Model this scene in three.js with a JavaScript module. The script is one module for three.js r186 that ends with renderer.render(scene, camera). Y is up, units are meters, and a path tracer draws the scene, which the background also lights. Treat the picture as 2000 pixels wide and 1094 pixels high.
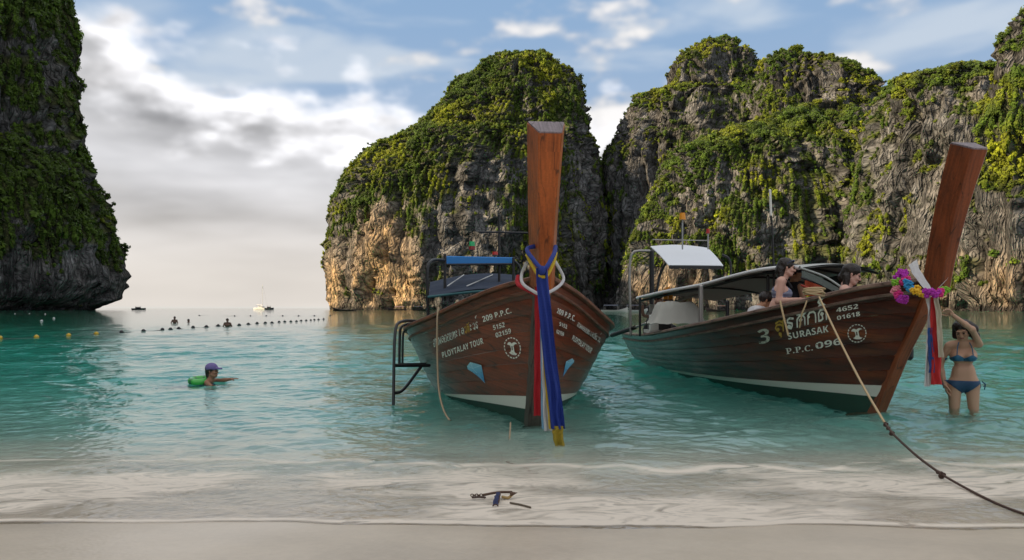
import * as THREE from 'three';
import { mergeGeometries, mergeVertices, toCreasedNormals } from 'three/addons/utils/BufferGeometryUtils.js';

// ───────────────────────── camera, sky, sun, exposure ─────────────────────────
const scene = new THREE.Scene();
const EYE = 1.2, FOC = 1570;                       // eye height in metres, focal length in units of a 2000-wide frame
const camera = new THREE.PerspectiveCamera(2 * Math.atan(547 / FOC) * 180 / Math.PI, 2000 / 1094, 0.1, 20000);
camera.position.set(0, EYE, 0);
camera.lookAt(0, EYE, -10);
camera.setViewOffset(2000, 1094, 0, -55, 2000, 1094);   // a little lens shift: the horizon sits below the middle
const renderer = new THREE.WebGLRenderer({ antialias: true });
renderer.toneMapping = THREE.LinearToneMapping;
renderer.toneMappingExposure = 1.7;
renderer.shadowMap.enabled = true;
const SUN_DIR = new THREE.Vector3(-0.84, 0.43, 0.31).normalize();
const sun = new THREE.DirectionalLight(new THREE.Color(1.0, 0.80, 0.52), 5.0);
sun.name = 'sun';
sun.position.copy(SUN_DIR).multiplyScalar(1500);
sun.target.position.set(0, 0, 0);
sun.castShadow = true;
sun.shadow.camera.left = -900; sun.shadow.camera.right = 900; sun.shadow.camera.top = 900; sun.shadow.camera.bottom = -900;
sun.shadow.camera.far = 4000; sun.shadow.mapSize.set(4096, 4096);
scene.add(sun, sun.target);

// ───────────────────────── numbers and noise ─────────────────────────
function rng(seed) { let s = seed | 0; return () => { s = (s + 0x6d2b79f5) | 0; let t = Math.imul(s ^ (s >>> 15), 1 | s); t = (t + Math.imul(t ^ (t >>> 7), 61 | t)) ^ t; return ((t ^ (t >>> 14)) >>> 0) / 4294967296; }; }
const PERM = new Uint8Array(512);
{ const r = rng(77), p = Array.from({ length: 256 }, (_, i) => i); for (let i = 255; i > 0; i--) { const j = Math.floor(r() * (i + 1)); [p[i], p[j]] = [p[j], p[i]]; } for (let i = 0; i < 512; i++) PERM[i] = p[i & 255]; }
function gr(h, x, y, z) { h &= 15; const u = h < 8 ? x : y, v = h < 4 ? y : h === 12 || h === 14 ? x : z; return ((h & 1) ? -u : u) + ((h & 2) ? -v : v); }
function noise(x, y, z) {
  const fx = Math.floor(x), fy = Math.floor(y), fz = Math.floor(z), X = fx & 255, Y = fy & 255, Z = fz & 255; x -= fx; y -= fy; z -= fz;
  const u = x * x * x * (x * (x * 6 - 15) + 10), v = y * y * y * (y * (y * 6 - 15) + 10), w = z * z * z * (z * (z * 6 - 15) + 10);
  const A = PERM[X] + Y, AA = PERM[A] + Z, AB = PERM[A + 1] + Z, B = PERM[X + 1] + Y, BA = PERM[B] + Z, BB = PERM[B + 1] + Z;
  const l = (t, a, b) => a + t * (b - a);
  return l(w, l(v, l(u, gr(PERM[AA], x, y, z), gr(PERM[BA], x - 1, y, z)), l(u, gr(PERM[AB], x, y - 1, z), gr(PERM[BB], x - 1, y - 1, z))),
    l(v, l(u, gr(PERM[AA + 1], x, y, z - 1), gr(PERM[BA + 1], x - 1, y, z - 1)), l(u, gr(PERM[AB + 1], x, y - 1, z - 1), gr(PERM[BB + 1], x - 1, y - 1, z - 1))));
}
function fbm(x, y, z, o = 4) { let s = 0, a = 0.5; for (let i = 0; i < o; i++) { s += a * noise(x, y, z); x = x * 2.03 + 17.1; y = y * 2.03 + 3.7; z = z * 2.03 + 9.2; a *= 0.5; } return s; }
function ridged(x, y, z, o = 3) { let s = 0, a = 0.5; for (let i = 0; i < o; i++) { s += a * (1 - 2 * Math.abs(noise(x, y, z))); x = x * 2.1 + 7.7; y = y * 2.1 + 1.3; z = z * 2.1 + 4.1; a *= 0.5; } return s; }
const clamp = (x, a = 0, b = 1) => Math.min(b, Math.max(a, x)), mix = (a, b, t) => a + (b - a) * t;
const smooth = (a, b, x) => { const t = clamp((x - a) / (b - a)); return t * t * (3 - 2 * t); };
function curve(pts) { return (x) => { if (x <= pts[0][0]) return pts[0][1]; for (let i = 1; i < pts.length; i++) if (x <= pts[i][0]) { const t = (x - pts[i - 1][0]) / (pts[i][0] - pts[i - 1][0]); return mix(pts[i - 1][1], pts[i][1], t); } return pts[pts.length - 1][1]; }; }
function spline(pts) {   // monotone-ish cubic through [x, y] pairs
  return (x) => { const n = pts.length; if (x <= pts[0][0]) return pts[0][1]; if (x >= pts[n - 1][0]) return pts[n - 1][1]; let i = 1; while (x > pts[i][0]) i++;
    const s = (k) => k <= 0 || k >= n - 1 ? (k <= 0 ? (pts[1][1] - pts[0][1]) / (pts[1][0] - pts[0][0]) : (pts[n - 1][1] - pts[n - 2][1]) / (pts[n - 1][0] - pts[n - 2][0])) : (pts[k + 1][1] - pts[k - 1][1]) / (pts[k + 1][0] - pts[k - 1][0]);
    const h = pts[i][0] - pts[i - 1][0], t = (x - pts[i - 1][0]) / h, a = pts[i - 1][1], b = pts[i][1], m0 = s(i - 1) * h, m1 = s(i) * h;
    return (2 * t * t * t - 3 * t * t + 1) * a + (t * t * t - 2 * t * t + t) * m0 + (-2 * t * t * t + 3 * t * t) * b + (t * t * t - t * t) * m1; };
}
const V = (x, y, z) => new THREE.Vector3(x, y, z);
const at = (px, py, d) => V((px - 1000) / FOC * d, EYE - (py - 602) / FOC * d, -d);   // a place in metres, d metres out from the beach camera
const RGB = (r, g, b) => new THREE.Color().setRGB(r, g, b);

// ───────────────────────── sky ─────────────────────────
{
  const W = 2048, H = 1024, data = new Float32Array(W * H * 4);
  const edgePts = [[-3.2, 0.30], [-1.6, 0.34], [-0.9, 0.345], [-0.62, 0.335], [-0.50, 0.315], [-0.44, 0.30], [-0.34, 0.288], [-0.19, 0.272], [-0.10, 0.25], [0.0, 0.21], [0.11, 0.235], [0.16, 0.235], [0.25, 0.20], [0.6, 0.18], [1.2, 0.22], [2.2, 0.27], [3.2, 0.30]];
  const edge = spline(edgePts);
  for (let r = 0; r < H; r++) {
    const el = ((r + 0.5) / H - 0.5) * Math.PI, y = Math.sin(el), c = Math.cos(el);
    for (let q = 0; q < W; q++) {
      const o = (r * W + q) * 4; data[o + 3] = 1;
      if (el < -0.02) { data[o] = 0.42; data[o + 1] = 0.43; data[o + 2] = 0.42; continue; }
      const a = ((q + 0.5) / W - 0.5) * 2 * Math.PI, x = Math.cos(a) * c, z = Math.sin(a) * c, az = Math.atan2(x, -z), e = Math.max(el, 0);
      // clear air
      const h = Math.exp(-e * 5.5), cosS = x * SUN_DIR.x + y * SUN_DIR.y + z * SUN_DIR.z, glow = Math.pow(Math.max(0, cosS), 6) * 0.25;
      let R = mix(0.165, 0.62, h) + glow, G = mix(0.32, 0.63, h) + glow * 0.9, B = mix(0.55, 0.66, h) + glow * 0.75;
      // thin high cloud and small cumulus
      const ex = 3.2, wv = fbm(x * 2.1, e * 9, z * 2.1 + 4, 3);
      const cir = smooth(0.05, 0.42, fbm(x * 4 + 11 + wv, e * 16 + wv * 1.5, z * 4, 5) + 0.14) * 0.55;
      R = mix(R, 0.62, cir); G = mix(G, 0.68, cir); B = mix(B, 0.74, cir);
      const cn = fbm(x * 7 + 31.3, e * 17 + 7.1, z * 7 + 15.2, 6) + 0.25 * fbm(x * 2.2 + 18.3, e * 5, z * 2.2 + 4, 2);
      const cu = smooth(0.17, 0.38, cn + 0.05 * smooth(0.45, 0.25, e)) * smooth(0.06, 0.14, e) * 0.85, cb = 0.62 + 0.30 * smooth(0.1, 0.45, cn);
      R = mix(R, cb * 1.0, cu); G = mix(G, cb * 0.985, cu); B = mix(B, cb * 0.975, cu);
      const fillVeil = smooth(0.36, 0.75, e) * (0.72 + 0.5 * fbm(x * 3, e * 4, z * 3, 4)), vl = 0.95 + 0.25 * wv;  // white cloud sheet above the view, added to brighten the foreground
      R = mix(R, vl, clamp(fillVeil)); G = mix(G, vl * 0.985, clamp(fillVeil)); B = mix(B, vl * 0.955, clamp(fillVeil));
      // the low cloud bank: bright heads over grey layers
      const puff = fbm(x * 6, e * 14, z * 6, 6) * 0.12 + fbm(x * 22 + 3, e * 40, z * 22, 4) * 0.035;
      const d = edge(az) + puff - e, bank = smooth(-0.008, 0.035, d);
      if (bank > 0) {
        const lay = fbm(x * 3.2 + 5, e * 15 + 2.2, z * 3.2, 5), lay2 = fbm(x * 9, e * 50, z * 9, 4), small = fbm(x * 16, e * 36, z * 16, 5);
        const head = smooth(0.12, 0.02, d + puff * 0.35 - small * 0.10);
        let L = 0.49 + 0.46 * lay + 0.16 * lay2;
        L = mix(L, 0.96 + 0.42 * small + 0.2 * lay2, head);
        const low = smooth(0.17, 0.015, e);
        let cr = L * 0.985, cg = L * 1.005, cbb = L * 1.06;
        const lw = 0.62 + 0.14 * lay;
        cr = mix(cr, lw * 1.05, low); cg = mix(cg, lw * 1.0, low); cbb = mix(cbb, lw * 0.94, low);
        R = mix(R, cr, bank * 0.96); G = mix(G, cg, bank * 0.96); B = mix(B, cbb, bank * 0.96);
      }
      data[o] = R * 0.715; data[o + 1] = G * 0.695; data[o + 2] = B * 0.675;
    }
  }
  const sky = new THREE.DataTexture(data, W, H, THREE.RGBAFormat, THREE.FloatType);
  sky.mapping = THREE.EquirectangularReflectionMapping; sky.magFilter = THREE.LinearFilter; sky.needsUpdate = true;
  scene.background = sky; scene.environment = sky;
}

// ───────────────────────── naming helpers ─────────────────────────
const taken = {};
function numbered(name) { const n = taken[name] ?? 0; taken[name] = n + 1; return n ? name + '_' + String(n).padStart(3, '0') : name; }
function tag(o, label, category, group, kind) { o.userData.label = label; if (category) o.userData.category = category; if (group) o.userData.group = group; if (kind) o.userData.kind = kind; return o; }
function mesh(name, geo, mat, parent) { const m = new THREE.Mesh(geo, mat); m.name = parent && parent !== scene ? name : numbered(name); m.castShadow = m.receiveShadow = true; (parent || scene).add(m); return m; }
function base(name, p = V(0, 0, 0), turn = 0) { const g = new THREE.Group(); g.name = numbered(name); g.position.copy(p); g.rotation.y = turn; scene.add(g); return g; }
function std(color, rough = 0.7, extra = {}) { return new THREE.MeshStandardMaterial({ color, roughness: rough, ...extra }); }
function tex(w, h, f, srgb = false) {      // f(u, v) -> [r, g, b] or a number, 0..1
  const d = new Uint8Array(w * h * 4);
  for (let j = 0; j < h; j++) for (let i = 0; i < w; i++) { const c = f((i + 0.5) / w, (j + 0.5) / h), o = (j * w + i) * 4; if (typeof c === 'number') d[o] = d[o + 1] = d[o + 2] = clamp(c) * 255; else { d[o] = clamp(c[0]) * 255; d[o + 1] = clamp(c[1]) * 255; d[o + 2] = clamp(c[2]) * 255; } d[o + 3] = 255; }
  const t = new THREE.DataTexture(d, w, h); t.wrapS = t.wrapT = THREE.RepeatWrapping; t.magFilter = THREE.LinearFilter; if (srgb) t.colorSpace = THREE.SRGBColorSpace; t.needsUpdate = true; return t;
}
// tileable noise on a torus-like wrap
function tnoise(u, v, f, seed = 0) { const i = (a, b) => noise(a + seed, b + seed * 1.7, seed * 0.37); const x = u * f, y = v * f; return (i(x, y) * (1 - u) + i(x - f, y) * u) * (1 - v) + (i(x, y - f) * (1 - u) + i(x - f, y - f) * u) * v; }
function tn2(u, v, fu, fv, seed = 0) { const i = (a, b) => noise(a + seed, b + seed * 1.7, seed * 0.37); const x = u * fu, y = v * fv; return (i(x, y) * (1 - u) + i(x - fu, y) * u) * (1 - v) + (i(x, y - fv) * (1 - u) + i(x - fu, y - fv) * u) * v; }
function grid(nu, nv, f, closeU = false) {   // f(i/nu, j/nv) -> Vector3, with uv
  const p = [], uv = [], idx = [];
  for (let j = 0; j <= nv; j++) for (let i = 0; i <= nu; i++) { const q = f(i / nu, j / nv); p.push(q.x, q.y, q.z); uv.push(i / nu, j / nv); }
  for (let j = 0; j < nv; j++) for (let i = 0; i < nu; i++) { const a = j * (nu + 1) + i, b = a + 1, c = a + nu + 1, d = c + 1; idx.push(a, b, d, a, d, c); }
  const g = new THREE.BufferGeometry(); g.setAttribute('position', new THREE.Float32BufferAttribute(p, 3)); g.setAttribute('uv', new THREE.Float32BufferAttribute(uv, 2)); g.setIndex(idx); g.computeVertexNormals(); return g;
}

// ───────────────────────── sand and sea ─────────────────────────
const SHORE = 4.62;
const shoreWob = (x, d) => 0.26 * noise(x * 0.35, 3.1, d * 0.1) + 0.35 * noise(x * 0.07, 8.1, 0) + 0.09 * noise(x * 1.15, 4.4, 0.5) + 0.035 * noise(x * 3.1, 1.4, 0.5);
const floorY = curve([[-60, 3.2], [-8, 1.1], [0, 0.40], [SHORE, -0.012], [6.2, -0.14], [9.7, -0.58], [14, -1.05], [22, -1.7], [60, -3.6], [160, -6], [12000, -7]]);
const sandBump = tex(512, 512, (u, v) => 0.5 + 0.25 * tnoise(u, v, 12, 3) + 0.2 * tnoise(u, v, 40, 5) + 0.2 * tnoise(u, v, 130, 8));
const sandTone = tex(512, 512, (u, v) => { const n = 0.83 + 0.22 * tnoise(u, v, 3, 9) + 0.14 * tnoise(u, v, 8, 4) + 0.07 * tnoise(u, v, 50, 6) + 0.05 * tnoise(u, v, 160, 2); return [n, n * 0.995, n * 0.985]; });
{
  const zs = []; for (let d = -60; d < 0; d += 4) zs.push(d); for (let d = 0; d < 25; d += 0.12) zs.push(d); for (let d = 25; d < 11000; d *= 1.12) zs.push(d);
  const nx = 260, p = [], uv = [], col = [], idx = [];
  zs.forEach((d) => { const w = 60 + Math.abs(d) * 1.6; for (let i = 0; i <= nx; i++) { const s = i / nx * 2 - 1, x = w * Math.sign(s) * Math.pow(Math.abs(s), 2.2);
    const wob = d < 14 ? shoreWob(x, d) : 0;
    p.push(x, floorY(d + wob) + (d < 16 ? 0.006 * noise(x * 1.3, 0.2, d * 2.2) : d < 90 ? 0.25 * noise(x * 0.1, 1, d * 0.1) : 0), -d); uv.push(x / 3, d / 3);
    const deep = smooth(4.8, 8, d); col.push(mix(0.66, 0.78, deep), mix(0.56, 0.74, deep), mix(0.44, 0.66, deep)); } });
  for (let j = 0; j < zs.length - 1; j++) for (let i = 0; i < nx; i++) { const a = j * (nx + 1) + i, c = a + nx + 1; idx.push(a, a + 1, c + 1, a, c + 1, c); }
  const g = new THREE.BufferGeometry(); g.setAttribute('position', new THREE.Float32BufferAttribute(p, 3)); g.setAttribute('uv', new THREE.Float32BufferAttribute(uv, 2)); g.setAttribute('color', new THREE.Float32BufferAttribute(col, 3)); g.setIndex(idx); g.computeVertexNormals();
  const m = new THREE.MeshPhysicalMaterial({ color: 0xffffff, vertexColors: true, map: sandTone, bumpMap: sandBump, bumpScale: 0.006, roughness: 0.62, roughnessMap: tex(256, 256, (u, v) => 0.62 + 0.45 * tnoise(u, v, 3, 14) + 0.2 * tnoise(u, v, 9, 15)), specularIntensity: 0.9 });
  tag(mesh('sand', g, m), 'pale wet sand of the beach running down under the sea', null, null, 'structure');
}
// the waves: a spread of sines from ripples to a low swell, rolling towards the beach
const WAVES = []; { const r = rng(5); for (let i = 0; i < 46; i++) { const lam = 0.15 * Math.pow(18, i / 45), th = (r() - 0.5) * 2.0 + 0.1, k = 2 * Math.PI / lam; WAVES.push({ lam, kx: Math.sin(th) * k, kz: Math.cos(th) * k, ph: r() * 6.28, a: 0.0040 * Math.pow(lam, 0.60) * (0.6 + 0.8 * r()) }); } }
const calm = (x, d) => 0.55 + 0.6 * smooth(-0.35, 0.35, noise(x * 0.09, 5.3, d * 0.045) + 0.5 * noise(x * 0.3, 1.3, d * 0.15));
function waveY(x, d, step = 0.03) {
  const wx = x + 0.5 * noise(x * 0.4, 0, d * 0.4), wz = d + 0.5 * noise(x * 0.4, 9, d * 0.4); let y = 0;
  for (const w of WAVES) { const f = smooth(2.2, 5, w.lam / step); if (f > 0) y += f * w.a * Math.sin(w.kx * wx + w.kz * wz + w.ph); }
  return y * calm(x, d) * smooth(SHORE - 0.4, SHORE + 3.5, d) + 0.035 * Math.exp(-Math.pow((d - 6.15 - 0.35 * noise(x * 0.5, 2, 0)) / 0.33, 2)) * (0.6 + 0.8 * noise(x * 0.8, 7, 1));
}
const rippleBump = tex(1024, 1024, (u, v) => 0.5 + 0.22 * tnoise(u, v * 1, 14, 1) + 0.2 * tnoise(u, v, 31, 2) + 0.13 * tnoise(u, v, 67, 3) + 0.06 * tnoise(u, v, 140, 4));
{
  const zs = []; let d = 3.9; while (d < 9500) { zs.push(d); d += Math.max(0.028, d * d * 0.00022, d > 60 ? d * 0.013 : 0); }
  const nx = 420, p = [], uv = [], idx = [];
  zs.forEach((dd, j) => { const w = dd * 0.80 + 1.5; for (let i = 0; i <= nx; i++) { const s = i / nx * 2 - 1, x = s * w * (1 + Math.pow(Math.abs(s), 8) * 1.6), step = Math.max(w * 2 / nx, (zs[j + 1] ?? dd * 1.02) - dd);
    p.push(x, dd > 900 ? 0 : waveY(x, dd, step), -dd); uv.push(x / 5, dd / 5); } });
  for (let j = 0; j < zs.length - 1; j++) for (let i = 0; i < nx; i++) { const a = j * (nx + 1) + i, c = a + nx + 1; idx.push(a, a + 1, c + 1, a, c + 1, c); }
  const g = new THREE.BufferGeometry(); g.setAttribute('position', new THREE.Float32BufferAttribute(p, 3)); g.setAttribute('uv', new THREE.Float32BufferAttribute(uv, 2)); g.setIndex(idx); g.computeVertexNormals();
  console.log('water rows', zs.length, 'tris', idx.length / 3);
  const m = new THREE.MeshPhysicalMaterial({ color: 0xffffff, transmission: 1, thickness: 1, ior: 1.33, roughness: 0.03, attenuationColor: RGB(0.53, 0.93, 0.905), attenuationDistance: 1.0, bumpMap: rippleBump, bumpScale: 0.042 });
  tag(mesh('water', g, m), 'clear turquoise sea of the bay', null, null, 'structure');
}
// ───────────────────────── limestone cliffs ─────────────────────────
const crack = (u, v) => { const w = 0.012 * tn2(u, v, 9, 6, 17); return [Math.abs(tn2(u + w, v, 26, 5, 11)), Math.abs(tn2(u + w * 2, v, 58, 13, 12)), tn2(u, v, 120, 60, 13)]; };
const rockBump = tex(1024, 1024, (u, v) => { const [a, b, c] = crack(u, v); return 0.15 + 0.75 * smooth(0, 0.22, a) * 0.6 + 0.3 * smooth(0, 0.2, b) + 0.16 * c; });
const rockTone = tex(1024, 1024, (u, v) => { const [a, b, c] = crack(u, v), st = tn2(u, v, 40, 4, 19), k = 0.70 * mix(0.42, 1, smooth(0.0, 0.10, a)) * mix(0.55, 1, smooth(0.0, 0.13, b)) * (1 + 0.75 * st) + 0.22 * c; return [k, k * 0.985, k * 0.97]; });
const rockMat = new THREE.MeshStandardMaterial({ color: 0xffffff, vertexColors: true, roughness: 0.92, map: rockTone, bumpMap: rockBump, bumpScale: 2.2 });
const spots = (list) => (x, y) => { let s = 0; for (const [cx, cy, rx, ry, k] of list) s += k * Math.exp(-Math.pow((x - cx) / rx, 2) - Math.pow((y - cy) / ry, 2)); return s; };
// A karst tower: horizontal sections are rounded boxes whose left and right edges follow prof (rows: height y, left x, right x in the units of at()); D metres away at its middle.
function tower(o) {
  const { D, prof, ratio = 0.8, nu = 420, nv = 330, seed = 1, amp = 1, pow = 2.6, orange = () => 0, bare = () => 0, green = 0, undercut = 0, name, label } = o;
  const left = spline(prof.map(([y, l]) => [-y, l])), right = spline(prof.map(([y, , r]) => [-y, r])), y0 = prof[0][0], y1 = prof[prof.length - 1][0], k = D / FOC;
  // rows by arc length
  const ys = [], ss = [0]; const N = 800; for (let i = 0; i <= N; i++) { const y = mix(y0, y1, i / N); ys.push(y); if (i) { const a = ys[i - 1], dl = left(-y) - left(-a), dr = right(-y) - right(-a); ss.push(ss[i - 1] + Math.hypot(y - a, Math.max(Math.abs(dl), Math.abs(dr)) * 0.8)); } }
  const rowY = (t) => { const s = t * ss[N]; let i = 1; while (i < N && ss[i] < s) i++; return mix(ys[i - 1], ys[i], (s - ss[i - 1]) / (ss[i] - ss[i - 1])); };
  const P = new Float32Array((nu + 1) * (nv + 1) * 3), UV = new Float32Array((nu + 1) * (nv + 1) * 2);
  const sgn = (c, e) => Math.sign(c) * Math.pow(Math.abs(c), e);
  const place = (u, t) => {
    const y = rowY(t), L = left(-y), R = right(-y), cx = ((L + R) / 2 - 1000) * k, w = Math.max(0.2, (R - L) / 2 * k), dp = w * ratio * (o.depthAt ? o.depthAt(y) : 1), th = Math.PI * 2 * u;
    // most columns on the side that faces the bay
    const thw = th + 0.8 * Math.sin(th), c = Math.cos(thw + Math.PI / 2 + Math.PI), s = Math.sin(thw + Math.PI / 2 + Math.PI);
    return [cx + w * sgn(c, 2 / pow), EYE + (602 - y) * k, -D + -dp * sgn(s, 2 / pow) + (o.lean ? o.lean(y) : 0), c, s];
  };
  for (let j = 0; j <= nv; j++) for (let i = 0; i <= nu; i++) {
    const u = i / nu, t = j / nv, [x, y, z, c, s] = place(((u + 0.5) % 1), t);
    // outward direction of the section; flatten near the top
    const up = smooth(0.72, 1, t) * 0.7; let nx = c, nz = -s; const nl = Math.hypot(nx, nz, up); nx /= nl; nz /= nl; const ny = up / nl;
    const X = x + seed * 131.7, Z = z + seed * 57.3;
    const big = fbm(X / 75, y / 140, Z / 75, 2) * 18 + (ridged(X / 36, y / 170, Z / 36, 2) - 0.2) * 12;
    const led = fbm(X / 18, y / 30, Z / 18, 3) * 4;
    const w2 = noise(X / 20, y / 40, Z / 20) * 5;
    const flute = (ridged((X + w2) / 11, y / 95, (Z + w2) / 11, 2) - 0.3) * 12;
    const fine = (ridged((X + w2) / 4.6, y / 40, (Z + w2) / 4.6, 2) - 0.3) * 5.4 + noise(X / 2.1, y / 8, Z / 2.1) * 2.0;
    const fade = smooth(0, 0.02, 1 - t) ;
    let dsp = (big + led + flute + fine) * amp * fade;
    dsp -= (9 + 5.5 * smooth(0.075, 0.0, Math.abs(noise((X + w2) / 15, y / 190, (Z + w2) / 15 + 3.3)))) * amp * fade;
    if (undercut) dsp -= undercut * smooth(16, 3, y + 4 * noise(X / 15, 0, Z / 15)) + undercut * 1.2 * smooth(7, 2, y);
    const q = (j * (nu + 1) + i) * 3; P[q] = x + nx * dsp; P[q + 1] = y + ny * dsp + 0.6 * noise(X / 5, y / 5, Z / 5); P[q + 2] = z + nz * dsp;
    UV[q / 3 * 2] = i / nu * 14; UV[q / 3 * 2 + 1] = y / 40;
  }
  for (let j = 0; j <= nv; j++) for (let c = 0; c < 3; c++) P[(j * (nu + 1) + nu) * 3 + c] = P[j * (nu + 1) * 3 + c];
  const idx = []; for (let j = 0; j < nv; j++) for (let i = 0; i < nu; i++) { const a = j * (nu + 1) + i, b = a + nu + 1; idx.push(a, b, b + 1, a, b + 1, a + 1); }
  const g = new THREE.BufferGeometry(); g.setAttribute('position', new THREE.BufferAttribute(P, 3)); g.setAttribute('uv', new THREE.BufferAttribute(UV, 2)); g.setIndex(idx); g.computeVertexNormals();
  const Nn = g.attributes.normal.array, C = new Float32Array(P.length), seeds = [], r = rng(seed * 991 + 3);
  // face the normals outward
  { let s = 0; for (let i = 0; i < Nn.length; i += 3 * 97) s += Nn[i] * (P[i] - ((left(-y0) + right(-y0)) / 2 - 1000) * k) + Nn[i + 2] * (P[i + 2] + D); if (s < 0) { for (let i = 0; i < idx.length; i += 3) { const tt = idx[i + 1]; idx[i + 1] = idx[i + 2]; idx[i + 2] = tt; } g.setIndex(idx); g.computeVertexNormals(); } }
  const NN = g.attributes.normal.array;
  for (let q = 0; q < P.length; q += 3) {
    const x = P[q], y = P[q + 1], z = P[q + 2], X = x + seed * 31, ny = NN[q + 1], d = -z;
    const px = 1000 + x / d * FOC, py = 602 - (y - EYE) / d * FOC;
    const n1 = fbm(X / 26, y / 40, z / 26, 3), streak = fbm(X / 3.2, y / 46, z / 3.2, 3), pit = noise(X / 1.6, y / 3, z / 1.6);
    let L = 0.165 + 0.17 * n1 + 0.40 * streak + 0.10 * pit; L = clamp(L, 0.035, 0.5);
    const tw = 0.06 * noise(X / 11, y / 30, z / 11); let R = L * (1.0 + tw), G = L * 0.975, B = L * (0.985 - tw);
    const og = clamp(orange(px, py) * (0.75 + 1.2 * n1 + 0.9 * streak) + smooth(0.22, 0.4, n1) * smooth(60, 8, y) * 0.5);
    const Lo = clamp(0.56 + 0.8 * streak + 0.16 * pit, 0.09, 0.85); R = mix(R, Lo * 1.08, og); G = mix(G, Lo * 0.72, og); B = mix(B, Lo * 0.38, og);
    const footDark = smooth(3.4, 1.2, y + noise(X / 4, 0, z / 4)); R *= 1 - 0.72 * footDark; G *= 1 - 0.72 * footDark; B *= 1 - 0.7 * footDark;  // rock colour darkens towards the waterline
    const veg = 0.62 * ny + 0.95 * fbm(X / 32, y / 30, z / 32 + seed, 4) + 0.5 * noise(X / 9, y / 9, z / 9) + green - bare(px, py) - 0.9 * og - 0.6 * smooth(14, 5, y);
    const moss = smooth(0.02, 0.3, veg); R = mix(R, 0.10, moss * 0.9); G = mix(G, 0.115, moss * 0.9); B = mix(B, 0.024, moss * 0.9);
    C[q] = R; C[q + 1] = G; C[q + 2] = B;
    if (NN[q + 2] > -0.35 && y > 6) seeds.push([x, y, z, NN[q], ny, NN[q + 2], veg]);
  }
  g.setAttribute('color', new THREE.BufferAttribute(C, 3));
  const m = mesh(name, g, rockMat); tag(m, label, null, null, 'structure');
  return { mesh: m, seeds, D };
}
// clumps of leaves: one bush or tree crown each
function clump(seed, n = 46) {
  const r = rng(seed), p = [], nn = [], idx = [];
  for (let i = 0; i < n; i++) {
    const a = r() * 6.283, u = r() * 1.5 - 0.5, s = Math.sqrt(Math.max(0, 1 - u * u)), rad = 0.35 + 0.85 * r(), lump = 0.8 + 0.3 * Math.sin(a * 3 + seed) ;
    const c = V(Math.cos(a) * s * rad * lump, u * rad * 0.8, Math.sin(a) * s * rad * lump), n0 = c.clone().normalize().add(V(r() - 0.5, r() * 0.9, r() - 0.5)).normalize();
    const t = V(r() - 0.5, r() - 0.5, r() - 0.5).cross(n0).normalize(), b = n0.clone().cross(t), w = 0.17 + 0.17 * r(), h = 0.26 + 0.26 * r(), o = p.length / 3;
    for (const [su, sv, bend] of [[-1, 0, 0], [0, -1, -0.08], [1, 0, 0], [0, 1, -0.08]]) { const q = c.clone().addScaledVector(t, su * w).addScaledVector(b, sv * h).addScaledVector(n0, bend); p.push(q.x, q.y, q.z); nn.push(n0.x, n0.y, n0.z); }
    idx.push(o, o + 1, o + 2, o, o + 2, o + 3);
  }
  const g = new THREE.BufferGeometry(); g.setAttribute('position', new THREE.Float32BufferAttribute(p, 3)); g.setAttribute('normal', new THREE.Float32BufferAttribute(nn, 3)); g.setIndex(idx); return g;
}
const leafMat = new THREE.MeshPhysicalMaterial({ color: 0xffffff, roughness: 0.85, transmission: 0.4, thickness: 0, side: THREE.DoubleSide, specularIntensity: 0.4 });
const clumpGeo = [clump(3), clump(8), clump(14)];
function forest(t, seed, label, { keep = 0.55, thr = 0.02, size = 1.3, big = 0.06, yellow = 0 } = {}) {
  const r = rng(seed), lists = [[], [], []];
  for (const s of t.seeds) { const v = s[6] + 0.12 * (r() - 0.5); if (v < thr || r() > keep * (0.5 + clamp((v - thr) * 2.2))) continue; lists[Math.floor(r() * 3)].push(s); }
  const m4 = new THREE.Matrix4(), q = new THREE.Quaternion(), e = new THREE.Euler(), col = new THREE.Color(); let total = 0;
  lists.forEach((l, k) => {
    if (!l.length) return; const im = new THREE.InstancedMesh(clumpGeo[k], leafMat, l.length); total += l.length;
    l.forEach(([x, y, z, nx, ny, nz, v], i) => {
      const s = size * (0.55 + 0.7 * r()) * (r() < big ? 1.7 : 1) * (0.75 + 0.5 * clamp(v)); e.set((r() - 0.5) * 0.9, r() * 6.28, (r() - 0.5) * 0.9); q.setFromEuler(e); const hang = ny < 0.25 ? 1.2 + 0.8 * r() : 0.7 + 0.5 * r();
      m4.compose(V(x + nx * s * 0.35, y + ny * s * 0.3 + s * 0.25, z + nz * s * 0.35), q, V(s, s * hang, s)); im.setMatrixAt(i, m4);
      const h = fbm(x / 34, y / 26, z / 34, 3) + 0.10 * (r() - 0.5), dry = smooth(-0.12 - yellow, 0.34 - yellow, h), dk = 0.72 + 0.75 * r() * r() + 0.4 * (r() - 0.5) + 0.5 * noise(x / 9, y / 9, z / 9);
      col.setRGB(mix(0.085, 0.29, dry) * dk, mix(0.145, 0.325, dry) * dk, mix(0.012, 0.014, dry) * dk); im.setColorAt(i, col);
    });
    im.name = numbered('hillside_trees'); im.castShadow = im.receiveShadow = true; scene.add(im);
    tag(im, label[k], null, null, 'stuff');
  });
  console.log(label[0], total);
}
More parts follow.
